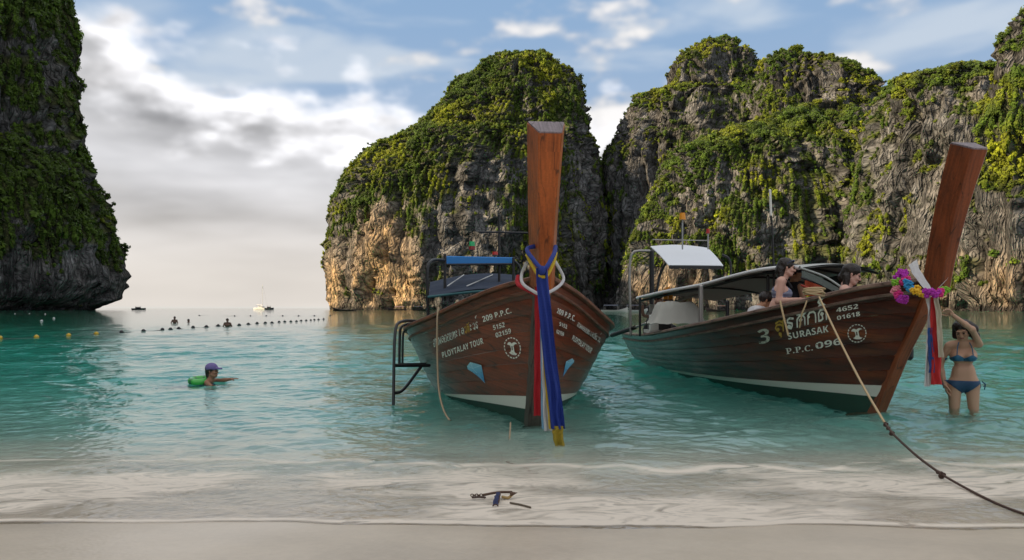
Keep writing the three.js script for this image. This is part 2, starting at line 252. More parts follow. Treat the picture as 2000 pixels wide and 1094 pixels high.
const midCliff = tower({ name: 'limestone_hill', label: 'domed limestone island hill behind the left longtail boat, orange rock at its foot', D: 720, ratio: 0.82, seed: 1, nu: 340, nv: 400, green: 0.22, pow: 2.3,
  prof: [[606.5, 654, 1186], [590, 651, 1186], [550, 644, 1185], [500, 641, 1184], [450, 643, 1182], [400, 652, 1180], [350, 678, 1176], [310, 715, 1169], [288, 748, 1163], [270, 785, 1156], [240, 816, 1151], [200, 862, 1141], [150, 910, 1116], [128, 955, 1082], [117, 1000, 1056], [114, 1028, 1038]],
  orange: spots([[745, 520, 48, 95, 1.3], [650, 560, 16, 60, 1.1], [800, 560, 30, 50, 0.7]]), bare: spots([[740, 510, 60, 80, 0.6], [960, 320, 50, 60, 0.45], [950, 470, 80, 70, 0.55], [860, 480, 40, 70, 0.5], [1150, 430, 40, 200, 0.5], [1130, 250, 40, 70, 0.3], [650, 560, 20, 60, 0.7]]) });
forest(midCliff, 21, ['dense yellow-green trees covering the domed hill behind the left longtail boat', 'low scrub spread over the domed hill behind the left longtail boat', 'bushes clinging to the ledges of the domed hill behind the left longtail boat']);

const leftCliff = tower({ name: 'limestone_cliff', label: 'dark shaded limestone cliff on the left with green scrub and an undercut base', D: 450, ratio: 0.75, seed: 2, nu: 300, nv: 400, green: 0.26, pow: 2.3, undercut: 4,
  prof: [[607, -480, 194], [585, -480, 212], [550, -480, 219], [500, -480, 218], [465, -480, 217], [430, -480, 211], [400, -470, 204], [370, -460, 193], [340, -450, 178], [300, -440, 162], [250, -430, 150], [200, -420, 141], [150, -400, 131], [100, -390, 121], [50, -370, 112], [0, -350, 99], [-60, -300, 67], [-120, -220, 2], [-150, -150, -78]],
  bare: spots([[60, 540, 200, 50, 0.75], [200, 560, 60, 40, 0.5], [110, 90, 40, 60, 0.3], [20, 470, 40, 60, 0.4]]) });
forest(leftCliff, 22, ['dark green trees hanging on the shaded left cliff', 'dark scrub in the clefts of the shaded left cliff', 'dark bushes along the ledges of the shaded left cliff'], { size: 1.5, yellow: -0.3 });
{ // the same ridge goes on, out of the picture on the left, and keeps the afternoon sun off the beach
  const k = 20 / FOC, X = (x) => 1000 + x / k, Y = (y) => 602 - (y - EYE) / k;
  tower({ name: 'limestone_cliff', label: 'long limestone ridge outside the picture, left of the beach', D: 20, ratio: 2.05, seed: 3, nu: 140, nv: 120, green: 0.25, pow: 4, depthAt: (y) => 1 + 0.5 * smooth(Y(120), Y(200), y),
    prof: [[Y(-1), X(-540), X(-250)], [Y(70), X(-535), X(-256)], [Y(150), X(-525), X(-268)], [Y(200), X(-500), X(-290)], [Y(222), X(-470), X(-330)], [Y(226), X(-420), X(-380)]] });
}
const cliffA = tower({ name: 'limestone_cliff', label: 'tall grey limestone dome right of the narrow gap', D: 720, ratio: 0.7, seed: 4, nu: 300, nv: 380, green: 0.02, pow: 2.6,
  prof: [[606, 1168, 1580], [500, 1168, 1580], [400, 1168, 1570], [320, 1170, 1560], [288, 1182, 1550], [250, 1204, 1545], [215, 1218, 1540], [197, 1234, 1530], [188, 1272, 1520], [178, 1291, 1512], [155, 1296, 1500], [125, 1307, 1484], [106, 1324, 1466], [94, 1344, 1448], [86, 1366, 1430], [82, 1392, 1412]],
  bare: spots([[1380, 150, 70, 40, 0.45], [1235, 330, 50, 120, 0.35]]) });
forest(cliffA, 23, ['trees on the tall grey dome right of the gap', 'scrub on the tall grey dome right of the gap', 'bushes on the tall grey dome right of the gap']);
const cliffB = tower({ name: 'limestone_cliff', label: 'second rounded limestone top, right of the tall grey dome', D: 660, ratio: 0.7, seed: 5, nu: 300, nv: 340, green: 0.06, pow: 2.5,
  prof: [[606, 1440, 1830], [400, 1450, 1800], [300, 1456, 1770], [220, 1464, 1735], [185, 1470, 1712], [160, 1476, 1692], [140, 1484, 1664], [125, 1494, 1640], [112, 1508, 1606], [102, 1528, 1580], [97, 1545, 1560]],
  bare: spots([[1600, 150, 70, 50, 0.3]]) });
forest(cliffB, 24, ['trees on the second rounded limestone top', 'scrub on the second rounded limestone top', 'bushes on the second rounded limestone top']);
const cliffD = tower({ name: 'limestone_cliff', label: 'front limestone wall behind the right longtail boat, banded with yellow-green scrub', D: 590, ratio: 0.42, seed: 6, nu: 400, nv: 360, green: 0.13, pow: 2.6,
  prof: [[606.5, 1214, 1900], [560, 1217, 1880], [500, 1226, 1860], [450, 1240, 1840], [400, 1260, 1815], [350, 1282, 1785], [315, 1302, 1760], [290, 1335, 1740], [270, 1385, 1722], [250, 1440, 1705], [230, 1500, 1690], [210, 1560, 1665], [200, 1595, 1640]],
  orange: spots([[1330, 560, 60, 45, 0.7], [1250, 570, 30, 30, 0.5]]), bare: spots([[1330, 400, 60, 60, 0.3], [1500, 450, 40, 80, 0.25], [1650, 330, 50, 80, 0.2], [1300, 560, 130, 45, 0.4]]) });
forest(cliffD, 25, ['yellow-green trees on the front wall behind the right longtail boat', 'yellow-green scrub on the front wall behind the right longtail boat', 'bushes on the front wall behind the right longtail boat']);
const cliffC = tower({ name: 'limestone_cliff', label: 'broad grey limestone cliff behind the prow of the right boat', D: 480, ratio: 0.5, seed: 7, nu: 360, nv: 340, green: 0.03, pow: 2.5, undercut: 2,
  prof: [[607, 1640, 2500], [500, 1658, 2480], [400, 1672, 2460], [300, 1690, 2440], [240, 1704, 2420], [205, 1716, 2390], [183, 1734, 2340], [166, 1762, 2260], [152, 1804, 2180], [144, 1862, 2080], [141, 1920, 2000]],
  orange: spots([[1950, 560, 80, 50, 0.5], [1800, 560, 30, 40, 0.4]]), bare: spots([[1820, 350, 90, 120, 0.2], [1930, 500, 60, 100, 0.3]]) });
forest(cliffC, 26, ['trees on the broad cliff behind the right prow', 'scrub on the broad cliff behind the right prow', 'bushes on the broad cliff behind the right prow'], { thr: 0.1 });
const cliffE = tower({ name: 'limestone_cliff', label: 'cliff rising at the far right edge of the bay', D: 345, ratio: 0.45, seed: 8, nu: 300, nv: 340, green: 0.1, pow: 2.4, undercut: 2,
  prof: [[608, 1880, 2560], [500, 1895, 2540], [400, 1912, 2520], [300, 1928, 2500], [200, 1942, 2480], [130, 1955, 2440], [90, 1968, 2400], [45, 1998, 2340], [0, 2050, 2280], [-40, 2130, 2200]],
  orange: spots([[1960, 560, 60, 60, 0.5]]), bare: spots([[1960, 450, 60, 120, 0.3]]) });
forest(cliffE, 27, ['trees on the cliff at the far right edge', 'scrub on the cliff at the far right edge', 'bushes on the cliff at the far right edge'], { size: 1.3, thr: 0.1 });
// ───────────────────────── shared makers for the boats ─────────────────────────
function tube(pts, r, seg = 8, n = 0, closed = false) { const c = pts.length === 2 ? new THREE.LineCurve3(pts[0], pts[1]) : new THREE.CatmullRomCurve3(pts, closed, 'centripetal'); return new THREE.TubeGeometry(c, n || Math.max(2, pts.length * 5), r, seg, closed); }
function capped(pts, r, seg = 8) { const list = [tube(pts, r, seg)]; for (const [i, p] of [pts[0], pts[pts.length - 1]].entries()) { const s = new THREE.SphereGeometry(r, seg, 6); s.translate(p.x, p.y, p.z); list.push(s); } return merge(list); }
function merge(list) { const keep = ['position', 'normal', 'uv', 'color'].filter((k) => list.every((g) => g.attributes[k])); return mergeGeometries(list.map((g0) => { const g = g0.index ? g0.toNonIndexed() : g0; for (const k of Object.keys(g.attributes)) if (!keep.includes(k)) g.deleteAttribute(k); return g; })); }
function box(w, h, d, p, e) { const g = new THREE.BoxGeometry(w, h, d, 1, 1, 1); if (e) g.applyMatrix4(new THREE.Matrix4().makeRotationFromEuler(new THREE.Euler(...e))); g.translate(p.x, p.y, p.z); return g; }
function rounded(w, h, d, r = 0.01) { const s = new THREE.Shape(); const x = w / 2 - r, y = h / 2 - r; s.moveTo(-x, -y); s.lineTo(x, -y); s.lineTo(x, y); s.lineTo(-x, y); s.closePath(); const g = new THREE.ExtrudeGeometry(s, { depth: d - 2 * r, bevelEnabled: true, bevelThickness: r, bevelSize: r, bevelSegments: 2 }); g.translate(0, 0, -d / 2 + r); return g; }
// a solid from eight corners: a[0..3] one end (ring), b[0..3] the other, cut into slices so that its edges can be softened
function beam(rings, bevel = 0.012) {
  // each ring: four Vector3; corners are chamfered
  const rr = rings.map((q) => { const o = []; for (let i = 0; i < 4; i++) { const p = q[i], a = q[(i + 3) % 4], b = q[(i + 1) % 4]; o.push(p.clone().add(a.clone().sub(p).setLength(bevel)), p.clone().add(b.clone().sub(p).setLength(bevel))); } return o; });
  const pos = [], uv = []; const quad = (a, b, c, d, u0, u1, v0, v1) => { for (const [p, u, v] of [[a, u0, v0], [b, u1, v0], [c, u1, v1], [a, u0, v0], [c, u1, v1], [d, u0, v1]]) { pos.push(p.x, p.y, p.z); uv.push(u, v); } };
  let len = 0; for (let j = 0; j + 1 < rr.length; j++) { const l2 = len + rr[j][0].distanceTo(rr[j + 1][0]); let u = 0; for (let i = 0; i < 8; i++) { const k = (i + 1) % 8, w = rr[j][i].distanceTo(rr[j][k]); quad(rr[j][i], rr[j][k], rr[j + 1][k], rr[j + 1][i], u, u + w, len, l2); u += w; } len = l2; }
  for (const [r, f] of [[rr[0], 1], [rr[rr.length - 1], 0]]) { const c = r.reduce((s, p) => s.add(p), V(0, 0, 0)).multiplyScalar(1 / 8); for (let i = 0; i < 8; i++) { const a = r[i], b = r[(i + 1) % 8], t = f ? [c, b, a] : [c, a, b]; for (const p of t) { pos.push(p.x, p.y, p.z); uv.push(p.x, p.z); } } }
  const g = new THREE.BufferGeometry(); g.setAttribute('position', new THREE.Float32BufferAttribute(pos, 3)); g.setAttribute('uv', new THREE.Float32BufferAttribute(uv, 2)); g.computeVertexNormals(); return g;
}
const woodTone = tex(1024, 1024, (u, v) => { const g = tnoise(u, v, 5, 21) * 0.5 + tnoise(u * 1, v * 1, 4, 7) * 0.3, f = tnoise(u * 1, v, 60, 31), l = tnoise(v * 0.08 % 1, u, 48, 33); const big = tn2(u, v, 3, 2, 61), sc = smooth(0.0, 0.035, Math.abs(tn2(u + 0.02 * tn2(u, v, 4, 3, 3), v, 16, 2, 63))), scuff = smooth(0.34, 0.5, tn2(u, v, 30, 7, 65)) * smooth(0.0, 0.3, tn2(u, v, 5, 4, 67)); const k = (0.70 + 0.34 * g + 0.18 * f + 0.34 * l + 0.30 * big) * mix(0.35, 1, sc); return [k + 0.25 * scuff, k * 0.96 + 0.25 * scuff, k * 0.92 + 0.25 * scuff]; });
const woodBump = tex(512, 512, (u, v) => 0.5 + 0.3 * tnoise(v * 0.08 % 1, u, 64, 33) + 0.2 * tnoise(u, v, 40, 35));
const M = {
  plank: new THREE.MeshPhysicalMaterial({ color: 0xffffff, vertexColors: true, map: woodTone, bumpMap: woodBump, bumpScale: 0.003, roughness: 0.42, clearcoat: 0.15, clearcoatRoughness: 0.25 }),
  varnish: new THREE.MeshPhysicalMaterial({ color: RGB(0.62, 0.15, 0.028), map: woodTone, bumpMap: woodBump, bumpScale: 0.004, roughness: 0.42, clearcoat: 0.12, clearcoatRoughness: 0.25 }),
  varnishDark: new THREE.MeshPhysicalMaterial({ color: RGB(0.32, 0.075, 0.020), map: woodTone, bumpMap: woodBump, bumpScale: 0.004, roughness: 0.42, clearcoat: 0.12, clearcoatRoughness: 0.25 }),
  rail: std(RGB(0.30, 0.11, 0.055), 0.55, { map: woodTone, bumpMap: woodBump, bumpScale: 0.003 }),
  railWorn: std(RGB(0.36, 0.23, 0.18), 0.65, { map: woodTone, bumpMap: woodBump, bumpScale: 0.003 }),
  stem: std(RGB(0.115, 0.085, 0.065), 0.6, { map: woodTone, bumpMap: woodBump, bumpScale: 0.003 }),
  endGrain: std(RGB(0.33, 0.27, 0.30), 0.6, { map: woodTone }),
  white: std(RGB(0.66, 0.63, 0.55), 0.55), green: std(RGB(0.018, 0.05, 0.032), 0.6), dark: std(RGB(0.02, 0.018, 0.018), 0.6),
  steel: std(RGB(0.36, 0.34, 0.32), 0.4, { metalness: 0.7 }), black: std(RGB(0.012, 0.012, 0.014), 0.45), deck: std(RGB(0.14, 0.095, 0.065), 0.75, { map: woodTone }),
};
const clothBump = tex(256, 256, (u, v) => 0.5 + 0.25 * Math.sin(u * 200) * Math.sin(v * 200) + 0.3 * tnoise(u, v, 14, 4));
const cloth = (r, g, b, rough = 0.85) => new THREE.MeshPhysicalMaterial({ color: RGB(r, g, b), roughness: rough, bumpMap: clothBump, bumpScale: 0.003, side: THREE.DoubleSide });
// ── the longtail hull: a distance aft of the stem, y height over the water, side -1 / +1; local z points forward ──
function hull(o) {
  const B = spline(o.B), W = spline(o.W), G = spline(o.G), off = curve([[-0.45, -0.42], [0, 0], [0.7, o.rake * 0.42], [1.1, o.rake * 0.72], [1.6, o.rake]]), L = o.L;
  const hb = (a, y) => { const g = G(a); if (y >= 0) return mix(W(a), B(a), Math.pow(clamp(y / g), 0.85)) ; return W(a) * Math.sqrt(Math.max(0.02, 1 - Math.pow(y / 0.42, 2))); };
  const pt = (side, a, y, out = 0) => { const x = hb(a, y), e = 0.02, dx = (hb(a + e, y) - x) / e, dy = (hb(a, y + e) - x) / e, n = V(side, -side * side * dy, dx).normalize(); n.set(side * 1, -dy, dx).normalize(); return V(side * x + n.x * out, y + n.y * out, off(y) - a * (L + off(y)) / L + n.z * out); };
  return { B, W, G, off, L, hb, pt, stripe: o.stripe };
}
function skin(h, side, yLow, yHigh, { na = 70, nv = 3, out0 = 0, bulge = 0.007, thick = 0.028, paint, a0 = 0, a1 = 1 }) {
  const outer = grid(na, nv, (u, v) => { const a = Math.pow(mix(a0, a1, u), 1.35) * h.L, y = mix(yLow(a), yHigh(a), v); return h.pt(side, a, y, out0 + bulge * (1 - Math.pow(Math.abs(2 * v - 1), 5))); });
  const inner = grid(na, nv, (u, v) => { const a = Math.pow(mix(a0, a1, u), 1.35) * h.L, y = mix(yLow(a), yHigh(a), v); return h.pt(side, a, y, out0 - thick); });
  const rim = [0, 1].map((v) => grid(na, 1, (u, w) => { const a = Math.pow(mix(a0, a1, u), 1.35) * h.L, y = mix(yLow(a), yHigh(a), v); return h.pt(side, a, y, w ? out0 : out0 - thick); }));
  const all = [outer, inner, ...rim];
  all.forEach((g, gi) => { const p = g.attributes.position.array, uvA = g.attributes.uv.array, c = new Float32Array(p.length); for (let i = 0; i < p.length / 3; i++) { const a = Math.pow(mix(a0, a1, uvA[i * 2]), 1.35) * h.L, col = paint ? paint(a, p[i * 3 + 1], side) : [1, 1, 1]; c.set(col, i * 3); uvA[i * 2] = p[i * 3 + 1] * 0.9 + p[i * 3] * 0.2; uvA[i * 2 + 1] = a * 0.45 + 0.13 * side; } g.setAttribute('color', new THREE.BufferAttribute(c, 3)); });
  return merge(all);
}
function put(boat, name, geo, mat, parent) { boat.updateMatrixWorld(true); const g = geo.clone().applyMatrix4(boat.matrixWorld.clone().invert()); return mesh(name, g, mat, parent || boat); }
function buildHull(boat, h, paint, o) {
  const N = 7, names = 'hull_plank', bandW = (a) => o.band(a);
  for (const side of [-1, 1]) {
    for (let i = 0; i < N; i++) { const lo = (a) => mix(Math.max(h.stripe(a), -0.1) + bandW(a), h.G(a), Math.pow(i / N, 0.95)), hi = (a) => mix(Math.max(h.stripe(a), -0.1) + bandW(a), h.G(a), Math.pow((i + 1) / N, 0.95)) - 0.004; mesh(names, skin(h, side, lo, hi, { paint, out0: 0.004 * (i % 2) }), M.plank, boat); }
    mesh('white_band', skin(h, side, (a) => Math.max(h.stripe(a), -0.1), (a) => Math.max(h.stripe(a), -0.1) + bandW(a) - 0.003, { nv: 2, out0: 0.004, bulge: 0.002 }), M.white, boat);
    mesh('hull_bottom', skin(h, side, () => -0.40, (a) => Math.max(h.stripe(a), -0.1) - 0.002, { nv: 12, bulge: 0 }), M.green, boat);
    // gunwale: a rail on the sheer with a rubbing strake under it
    const P = (y0, outD, hgt, wid) => { const rings = []; for (let i = 0; i <= 60; i++) { const a = Math.pow(i / 60, 1.35) * h.L, c = h.pt(side, a, h.G(a) + y0, outD), n = V(side, 0, 0), u = V(0, 1, 0); rings.push([c.clone().addScaledVector(n, -wid), c.clone().addScaledVector(n, wid), c.clone().addScaledVector(n, wid).addScaledVector(u, hgt), c.clone().addScaledVector(n, -wid).addScaledVector(u, hgt)]); } return beam(rings, 0.008); };
    mesh('gunwale', P(0, 0, 0.045, 0.055), o.rail, boat);
    mesh('rubbing_strake', P(-0.115, 0.02, 0.035, 0.016), o.rail, boat);
    const lineT = new THREE.BufferGeometry();
  }
  // stem post
  const rings = []; for (let i = 0; i <= 16; i++) { const y = mix(-0.42, h.G(0) + 0.02, i / 16), z = h.off(y), w = o.stemW ?? 0.085; rings.push([V(-w, y, z - 0.16), V(w, y, z - 0.16), V(w * 0.8, y, z + 0.07), V(-w * 0.8, y, z + 0.07)]); }
  mesh('stem_post', beam(rings, 0.012), o.stemMat, boat);
  // transom, decks, thwarts
  const tp = []; const tr = grid(12, 8, (u, v) => { const y = mix(-0.3, h.G(h.L), v), x = h.hb(h.L, y) * (u * 2 - 1); return V(x, y, -h.L + 0.02); }); mesh('transom', tr, o.rail, boat);
  mesh('deck', grid(40, 6, (u, v) => { const a = mix(0.7, h.L - 0.05, u), y = Math.min(0.34, h.G(a) - 0.25); return V((v * 2 - 1) * (h.hb(a, y) - 0.04), y, h.off(y) - a * (h.L + h.off(y)) / h.L); }), M.deck, boat);
  mesh('foredeck', grid(14, 6, (u, v) => { const a = mix(0.12, 1.5, u), y = h.G(a) - 0.10; return V((v * 2 - 1) * (h.hb(a, y) - 0.03), y, h.off(y) - a * (h.L + h.off(y)) / h.L); }), M.deck, boat);
  for (const a of [2.4, 3.7, 5.0, 6.4]) { const y = h.G(a) - 0.22, z = h.off(y) - a * (h.L + h.off(y)) / h.L, w = h.hb(a, y) * 2 - 0.06; mesh('thwart', box(w, 0.035, 0.24, V(0, y, z)), M.deck, boat); }
}
// the tall bow post
function prow(boat, h, o) {
  const { y0, y1, z0, z1, wB0, wF0, wB1, wF1, t0, t1, turn = 0, sway = 0 } = o, rings = [], ax = V(0, y1 - y0, z1 - z0).normalize(), nrm = V(0, -ax.z, ax.y);
  for (let i = 0; i <= 10; i++) { const s = i / 10, e = Math.pow(s, 1.15), c = V(sway * s, mix(y0, y1, s), mix(z0, z1, Math.pow(s, 1.0)) + 0.05 * Math.sin(Math.PI * s) * -1), wb = mix(wB0, wB1, e) / 2, wf = mix(wF0, wF1, e) / 2, t = mix(t0, t1, e), f = c.clone().addScaledVector(nrm, t);
    const q = [V(c.x - wb, c.y, c.z), V(f.x - wf, f.y, f.z), V(f.x + wf, f.y, f.z), V(c.x + wb, c.y, c.z)]; q.forEach((p) => { const dz = p.z - c.z; p.x += dz * Math.tan(turn); }); rings.push(q); }
  const post = mesh('prow_post', beam(rings, 0.014), o.mat, boat), top = rings[10].map((p) => p.clone()), cc = top.reduce((s, p) => s.add(p), V(0, 0, 0)).multiplyScalar(0.25);
  const cap = beam([top.map((p) => p.clone().lerp(cc, 0.04).addScaledVector(ax, 0.001)), top.map((p) => p.clone().lerp(cc, 0.05).addScaledVector(ax, 0.014))], 0.012); mesh('end_cap', cap, M.endGrain, boat);
  return rings;
}
// where on the hull does a spot of the survey lie: search (a, y) whose place lies nearest to the sight line through (px, py)
function hullAt(boat, h, side, px, py) {
  boat.updateMatrixWorld(true); let best = null, bd = 1e9; const v = V(0, 0, 0);
  const e1 = V(0, 0, 0), e2 = V(0, 0, 0), tryAt = (a, y) => { v.copy(h.pt(side, a, y)).applyMatrix4(boat.matrixWorld); e1.copy(h.pt(side, a + 0.05, y)).applyMatrix4(boat.matrixWorld).sub(v); e2.copy(h.pt(side, a, y + 0.05)).applyMatrix4(boat.matrixWorld).sub(v); if (e1.cross(e2).dot(v) * side > 0) return;   // the far side of the bulge is hidden
    const X = 1000 + v.x / -v.z * FOC, Y = 602 - (v.y - EYE) / -v.z * FOC, d = (X - px) ** 2 + (Y - py) ** 2; if (d < bd) { bd = d; best = [a, y]; } };
  for (let a = 0.02; a < h.L; a += 0.08) for (let y = 0; y <= h.G(a); y += 0.04) tryAt(a, y);
  for (let s = 0.04; s > 0.001; s *= 0.6) { const [a, y] = best; for (let i = -2; i <= 2; i++) for (let j = -2; j <= 2; j++) tryAt(a + i * s, y + j * s * 0.6); }
  return best;
}
// paint on the hull: a patch that follows the planks, corners given as tl, tr, br, bl
function decal(boat, h, side, corners, canvas, name, rough = 0.5) {
  const [tl, tr, br, bl] = corners, K = 4, cols = []; for (let i = 0; i <= K; i++) cols.push([[bl, br], [tl, tr]].map(([p, q]) => hullAt(boat, h, side, mix(p[0], q[0], i / K), mix(p[1], q[1], i / K))));   // lettered letter by letter, following the flare of the bow
  const g = grid(16, 8, (u, v) => { const k = Math.min(K - 1, Math.floor(u * K)), f = u * K - k, b = [0, 1].map((i) => mix(mix(cols[k][0][i], cols[k + 1][0][i], f), mix(cols[k][1][i], cols[k + 1][1][i], f), v)); return h.pt(side, b[0], b[1], 0.0165); });
  const t = new THREE.CanvasTexture(canvas); t.colorSpace = THREE.SRGBColorSpace;
  const m = new THREE.MeshStandardMaterial({ map: t, transparent: true, roughness: rough, side: THREE.DoubleSide });
  const c2 = document.createElement('canvas'); c2.width = canvas.width; c2.height = canvas.height; const x2 = c2.getContext('2d'), id = canvas.getContext('2d').getImageData(0, 0, canvas.width, canvas.height), od = x2.createImageData(canvas.width, canvas.height);
  for (let i = 0; i < id.data.length; i += 4) { od.data[i] = od.data[i + 1] = od.data[i + 2] = id.data[i + 3]; od.data[i + 3] = 255; } x2.putImageData(od, 0, 0); m.alphaMap = new THREE.CanvasTexture(c2);
  return mesh(name, g, m, boat);
}
function canvasOf(w, h, draw) { const c = document.createElement('canvas'); c.width = w; c.height = h; const x = c.getContext('2d'); draw(x, w, h); return c; }
const WORN = rng(41);
function wear(x, w, h, n = 60) { x.globalCompositeOperation = 'destination-out'; for (let i = 0; i < n; i++) { x.globalAlpha = 0.15 + 0.4 * WORN(); x.beginPath(); x.ellipse(WORN() * w, WORN() * h, 1 + WORN() * 5, 0.6 + WORN() * 1.6, WORN() * 0.4, 0, 7); x.fill(); } x.globalAlpha = 1; x.globalCompositeOperation = 'source-over'; }
function words(text, { font = 'bold 52px sans-serif', color = '#f4f0e2', w = 256, h = 64, squeeze = true } = {}) { return canvasOf(w, h, (x) => { x.font = font; x.textBaseline = 'middle'; x.textAlign = 'left'; const m = x.measureText(text).width; x.save(); x.scale(squeeze ? (w - 6) / m : 1, 1); x.fillStyle = color; x.fillText(text, 3 * m / w, h / 2 + 2); x.restore(); wear(x, w, h); }); }
// Thai letters as strokes on a 10 x 14 field
const THAI = { 's': [[3, 11, 4, 12, 3, 13, 2, 12, 1, 10, 2, 8, 5, 8, 7.5, 10, 7.5, 14], [7.5, 10, 7.5, 7, 5, 5, 1.5, 6], [6.6, 6.4, 9, 4]], 'r': [[3, 13, 4.4, 12, 3, 11, 2, 12, 3, 13, 5, 14, 6, 12, 6, 10, 2, 8, 2, 6, 4, 5, 7, 6]], 'S': [[4, 10, 5, 9, 4, 8, 3, 9, 4, 10], [1, 14, 1, 8, 3, 5.5, 6, 5.5, 7.5, 8, 7.5, 14], [6, 5.5, 9, 3.5]], 'k': [[1, 14, 1, 9, 2.2, 8.4, 1, 7.4, 3, 5, 6, 5, 7.5, 7, 7.5, 14]], 'd': [[4, 10, 5, 9, 4, 8, 3, 9, 4, 10, 4.5, 13, 3, 14, 1, 14, 1, 8, 3, 5.5, 6, 5.5, 7.5, 8, 7.5, 14]],
  'u': [[4, 15.5, 5.4, 16.4, 4.6, 17.2, 4, 16.5], [5.4, 16, 5.4, 19]], 'a': [[1, 3.4, 2, 2.4, 3, 3.4, 2, 4, 1, 3.4], [3, 3.6, 6, 3.4, 8, 1.4]], 'i': [[1, 3.6, 3, 1.4, 6, 1.4, 8, 3.6, 1, 3.6]], 'x': [[3, 0, 4.5, -1.6, 3, -2.6, 1.8, -1.2, 3, 0], [4, -1.6, 6, -3.4]],
  'p': [[1.8, 7, 3, 6, 2, 5, 1, 6, 1.8, 7, 1, 14, 4.2, 8, 7.2, 14, 7.2, 5]], 'l': [[3, 11, 4, 12, 3, 13, 2, 12, 1, 10, 2, 8, 5, 8, 7.5, 10, 7.5, 14], [7.5, 10, 7.5, 7, 5, 5, 1.5, 6]], 'o': [[3, 9, 2, 10, 1, 9, 2, 8, 3, 9], [1, 9, 1, 13, 3, 14, 6, 14, 7.5, 12, 7.5, 7, 5, 5, 1.5, 6.2]], 'y': [[3, 6, 2, 7, 1, 6, 2, 5, 3, 6], [1, 6, 2, 9, 3.4, 9.4, 1, 11, 1.5, 14, 7.5, 14, 7.5, 5]], 't': [[2.6, 6, 1.8, 7, 1, 6, 1.8, 5, 2.6, 6], [2.6, 6, 2.6, 14, 6, 5.5, 7.5, 7, 7.5, 14]], 'A': [[2, 7, 3, 6, 2, 5, 2, 8, 5, 7], [2, 12, 3, 11, 2, 10, 2, 13, 5, 12]], 'e': [[3.5, 13, 4.5, 12.4, 3.6, 12, 3, 12.8, 4, 14, 3, 13, 3, 5]], 'w': [[4, 13, 5, 12, 4, 11, 3, 12, 4, 13, 6.5, 14, 7.5, 11, 6.5, 6, 4, 5, 1.5, 6.4]], 'n': [[2, 6.4, 3, 5.6, 2, 5, 1.2, 5.8, 2, 6.4, 2, 14, 5.5, 13, 7.5, 14, 7.5, 5]], 'c': [[3, 9, 2, 10, 3, 11, 4, 10, 3, 9, 3, 14, 6, 14, 7.5, 10, 7, 6, 3, 5, 2, 7], [7, 6, 9, 4]] };
const THIN = 'uaix';
function thai(text, { w = 320, h = 96, color = '#f4f0e2', accent, width = 1.5 } = {}) {
  return canvasOf(w, h, (x) => { const n = [...text].filter((c) => !THIN.includes(c)).length, cw = w / (n * 9.2 + 1.5), ch = h / 23.5; let k = -1; x.lineJoin = x.lineCap = 'round';
    [...text].forEach((c, i) => { if (!THIN.includes(c)) k++; x.strokeStyle = accent && accent(k) || color; x.lineWidth = width * Math.min(cw, ch) * 1.15; for (const s of THAI[c]) { x.beginPath(); for (let j = 0; j < s.length; j += 2) { const X = (k * 9.2 + 0.8 + s[j]) * cw, Y = (s[j + 1] + 4) * ch; j ? x.lineTo(X, Y) : x.moveTo(X, Y); } x.stroke(); } }); wear(x, w, h); });
}
const emblem = () => canvasOf(128, 128, (x) => { x.strokeStyle = x.fillStyle = '#efebdd'; x.lineWidth = 7; x.setLineDash([13, 6]); x.beginPath(); x.arc(64, 64, 54, 0, 7); x.stroke(); x.setLineDash([]); x.lineWidth = 9; x.lineJoin = 'round';
  x.beginPath(); x.moveTo(30, 46); x.quadraticCurveTo(44, 22, 62, 40); x.quadraticCurveTo(84, 24, 100, 44); x.quadraticCurveTo(82, 40, 74, 54); x.lineTo(76, 84); x.quadraticCurveTo(86, 96, 96, 92); x.lineTo(84, 102); x.quadraticCurveTo(50, 104, 36, 88); x.quadraticCurveTo(52, 88, 54, 70); x.lineTo(50, 52); x.closePath(); x.fill(); x.fillStyle = 'rgba(90,70,60,.9)'; x.fillRect(58, 54, 8, 22); wear(x, 128, 128, 40); });
const gem = (flip) => canvasOf(128, 128, (x) => { const pts = [[12, 42], [34, 10], [100, 18], [118, 116], [64, 84], [14, 62]]; if (flip) { x.translate(128, 0); x.scale(-1, 1); } const g = x.createLinearGradient(0, 0, 40, 128); g.addColorStop(0, '#bfe0e4'); g.addColorStop(0.5, '#7ab8d2'); g.addColorStop(1, '#3f86c0'); x.fillStyle = g; x.beginPath(); pts.forEach((p, i) => i ? x.lineTo(...p) : x.moveTo(...p)); x.closePath(); x.fill(); x.strokeStyle = 'rgba(255,255,255,.55)'; x.lineWidth = 2; for (const [a, b] of [[[34, 10], [46, 48]], [[46, 48], [118, 116]], [[46, 48], [12, 42]], [[100, 18], [46, 48]]]) { x.beginPath(); x.moveTo(...a); x.lineTo(...b); x.stroke(); } wear(x, 128, 128, 30); });
// a hanging strip of cloth with soft folds along it: pts top to bottom, width w0 -> w1
function strip(pts, w0, w1, { folds = 2, depth = 0.25, seed = 1, nv = 40, wide = V(1, 0, 0) } = {}) {
  const c = new THREE.CatmullRomCurve3(pts, false, 'centripetal');
  return grid(18, nv, (u, v) => { const p = c.getPoint(1 - v), s = u - 0.5, w = mix(w0, w1, Math.pow(1 - v, 0.8)), wob = noise(seed * 7.3, (1 - v) * 3.2, 0) * 0.6; p.addScaledVector(wide, s * w); p.z += Math.sin((u * folds + wob) * Math.PI * 2) * w * depth * (0.6 + 0.4 * (1 - v)) + noise(u * 3 + seed, v * 5, seed) * 0.012; p.x += noise(v * 4, seed, 2) * 0.012; return p; });
}

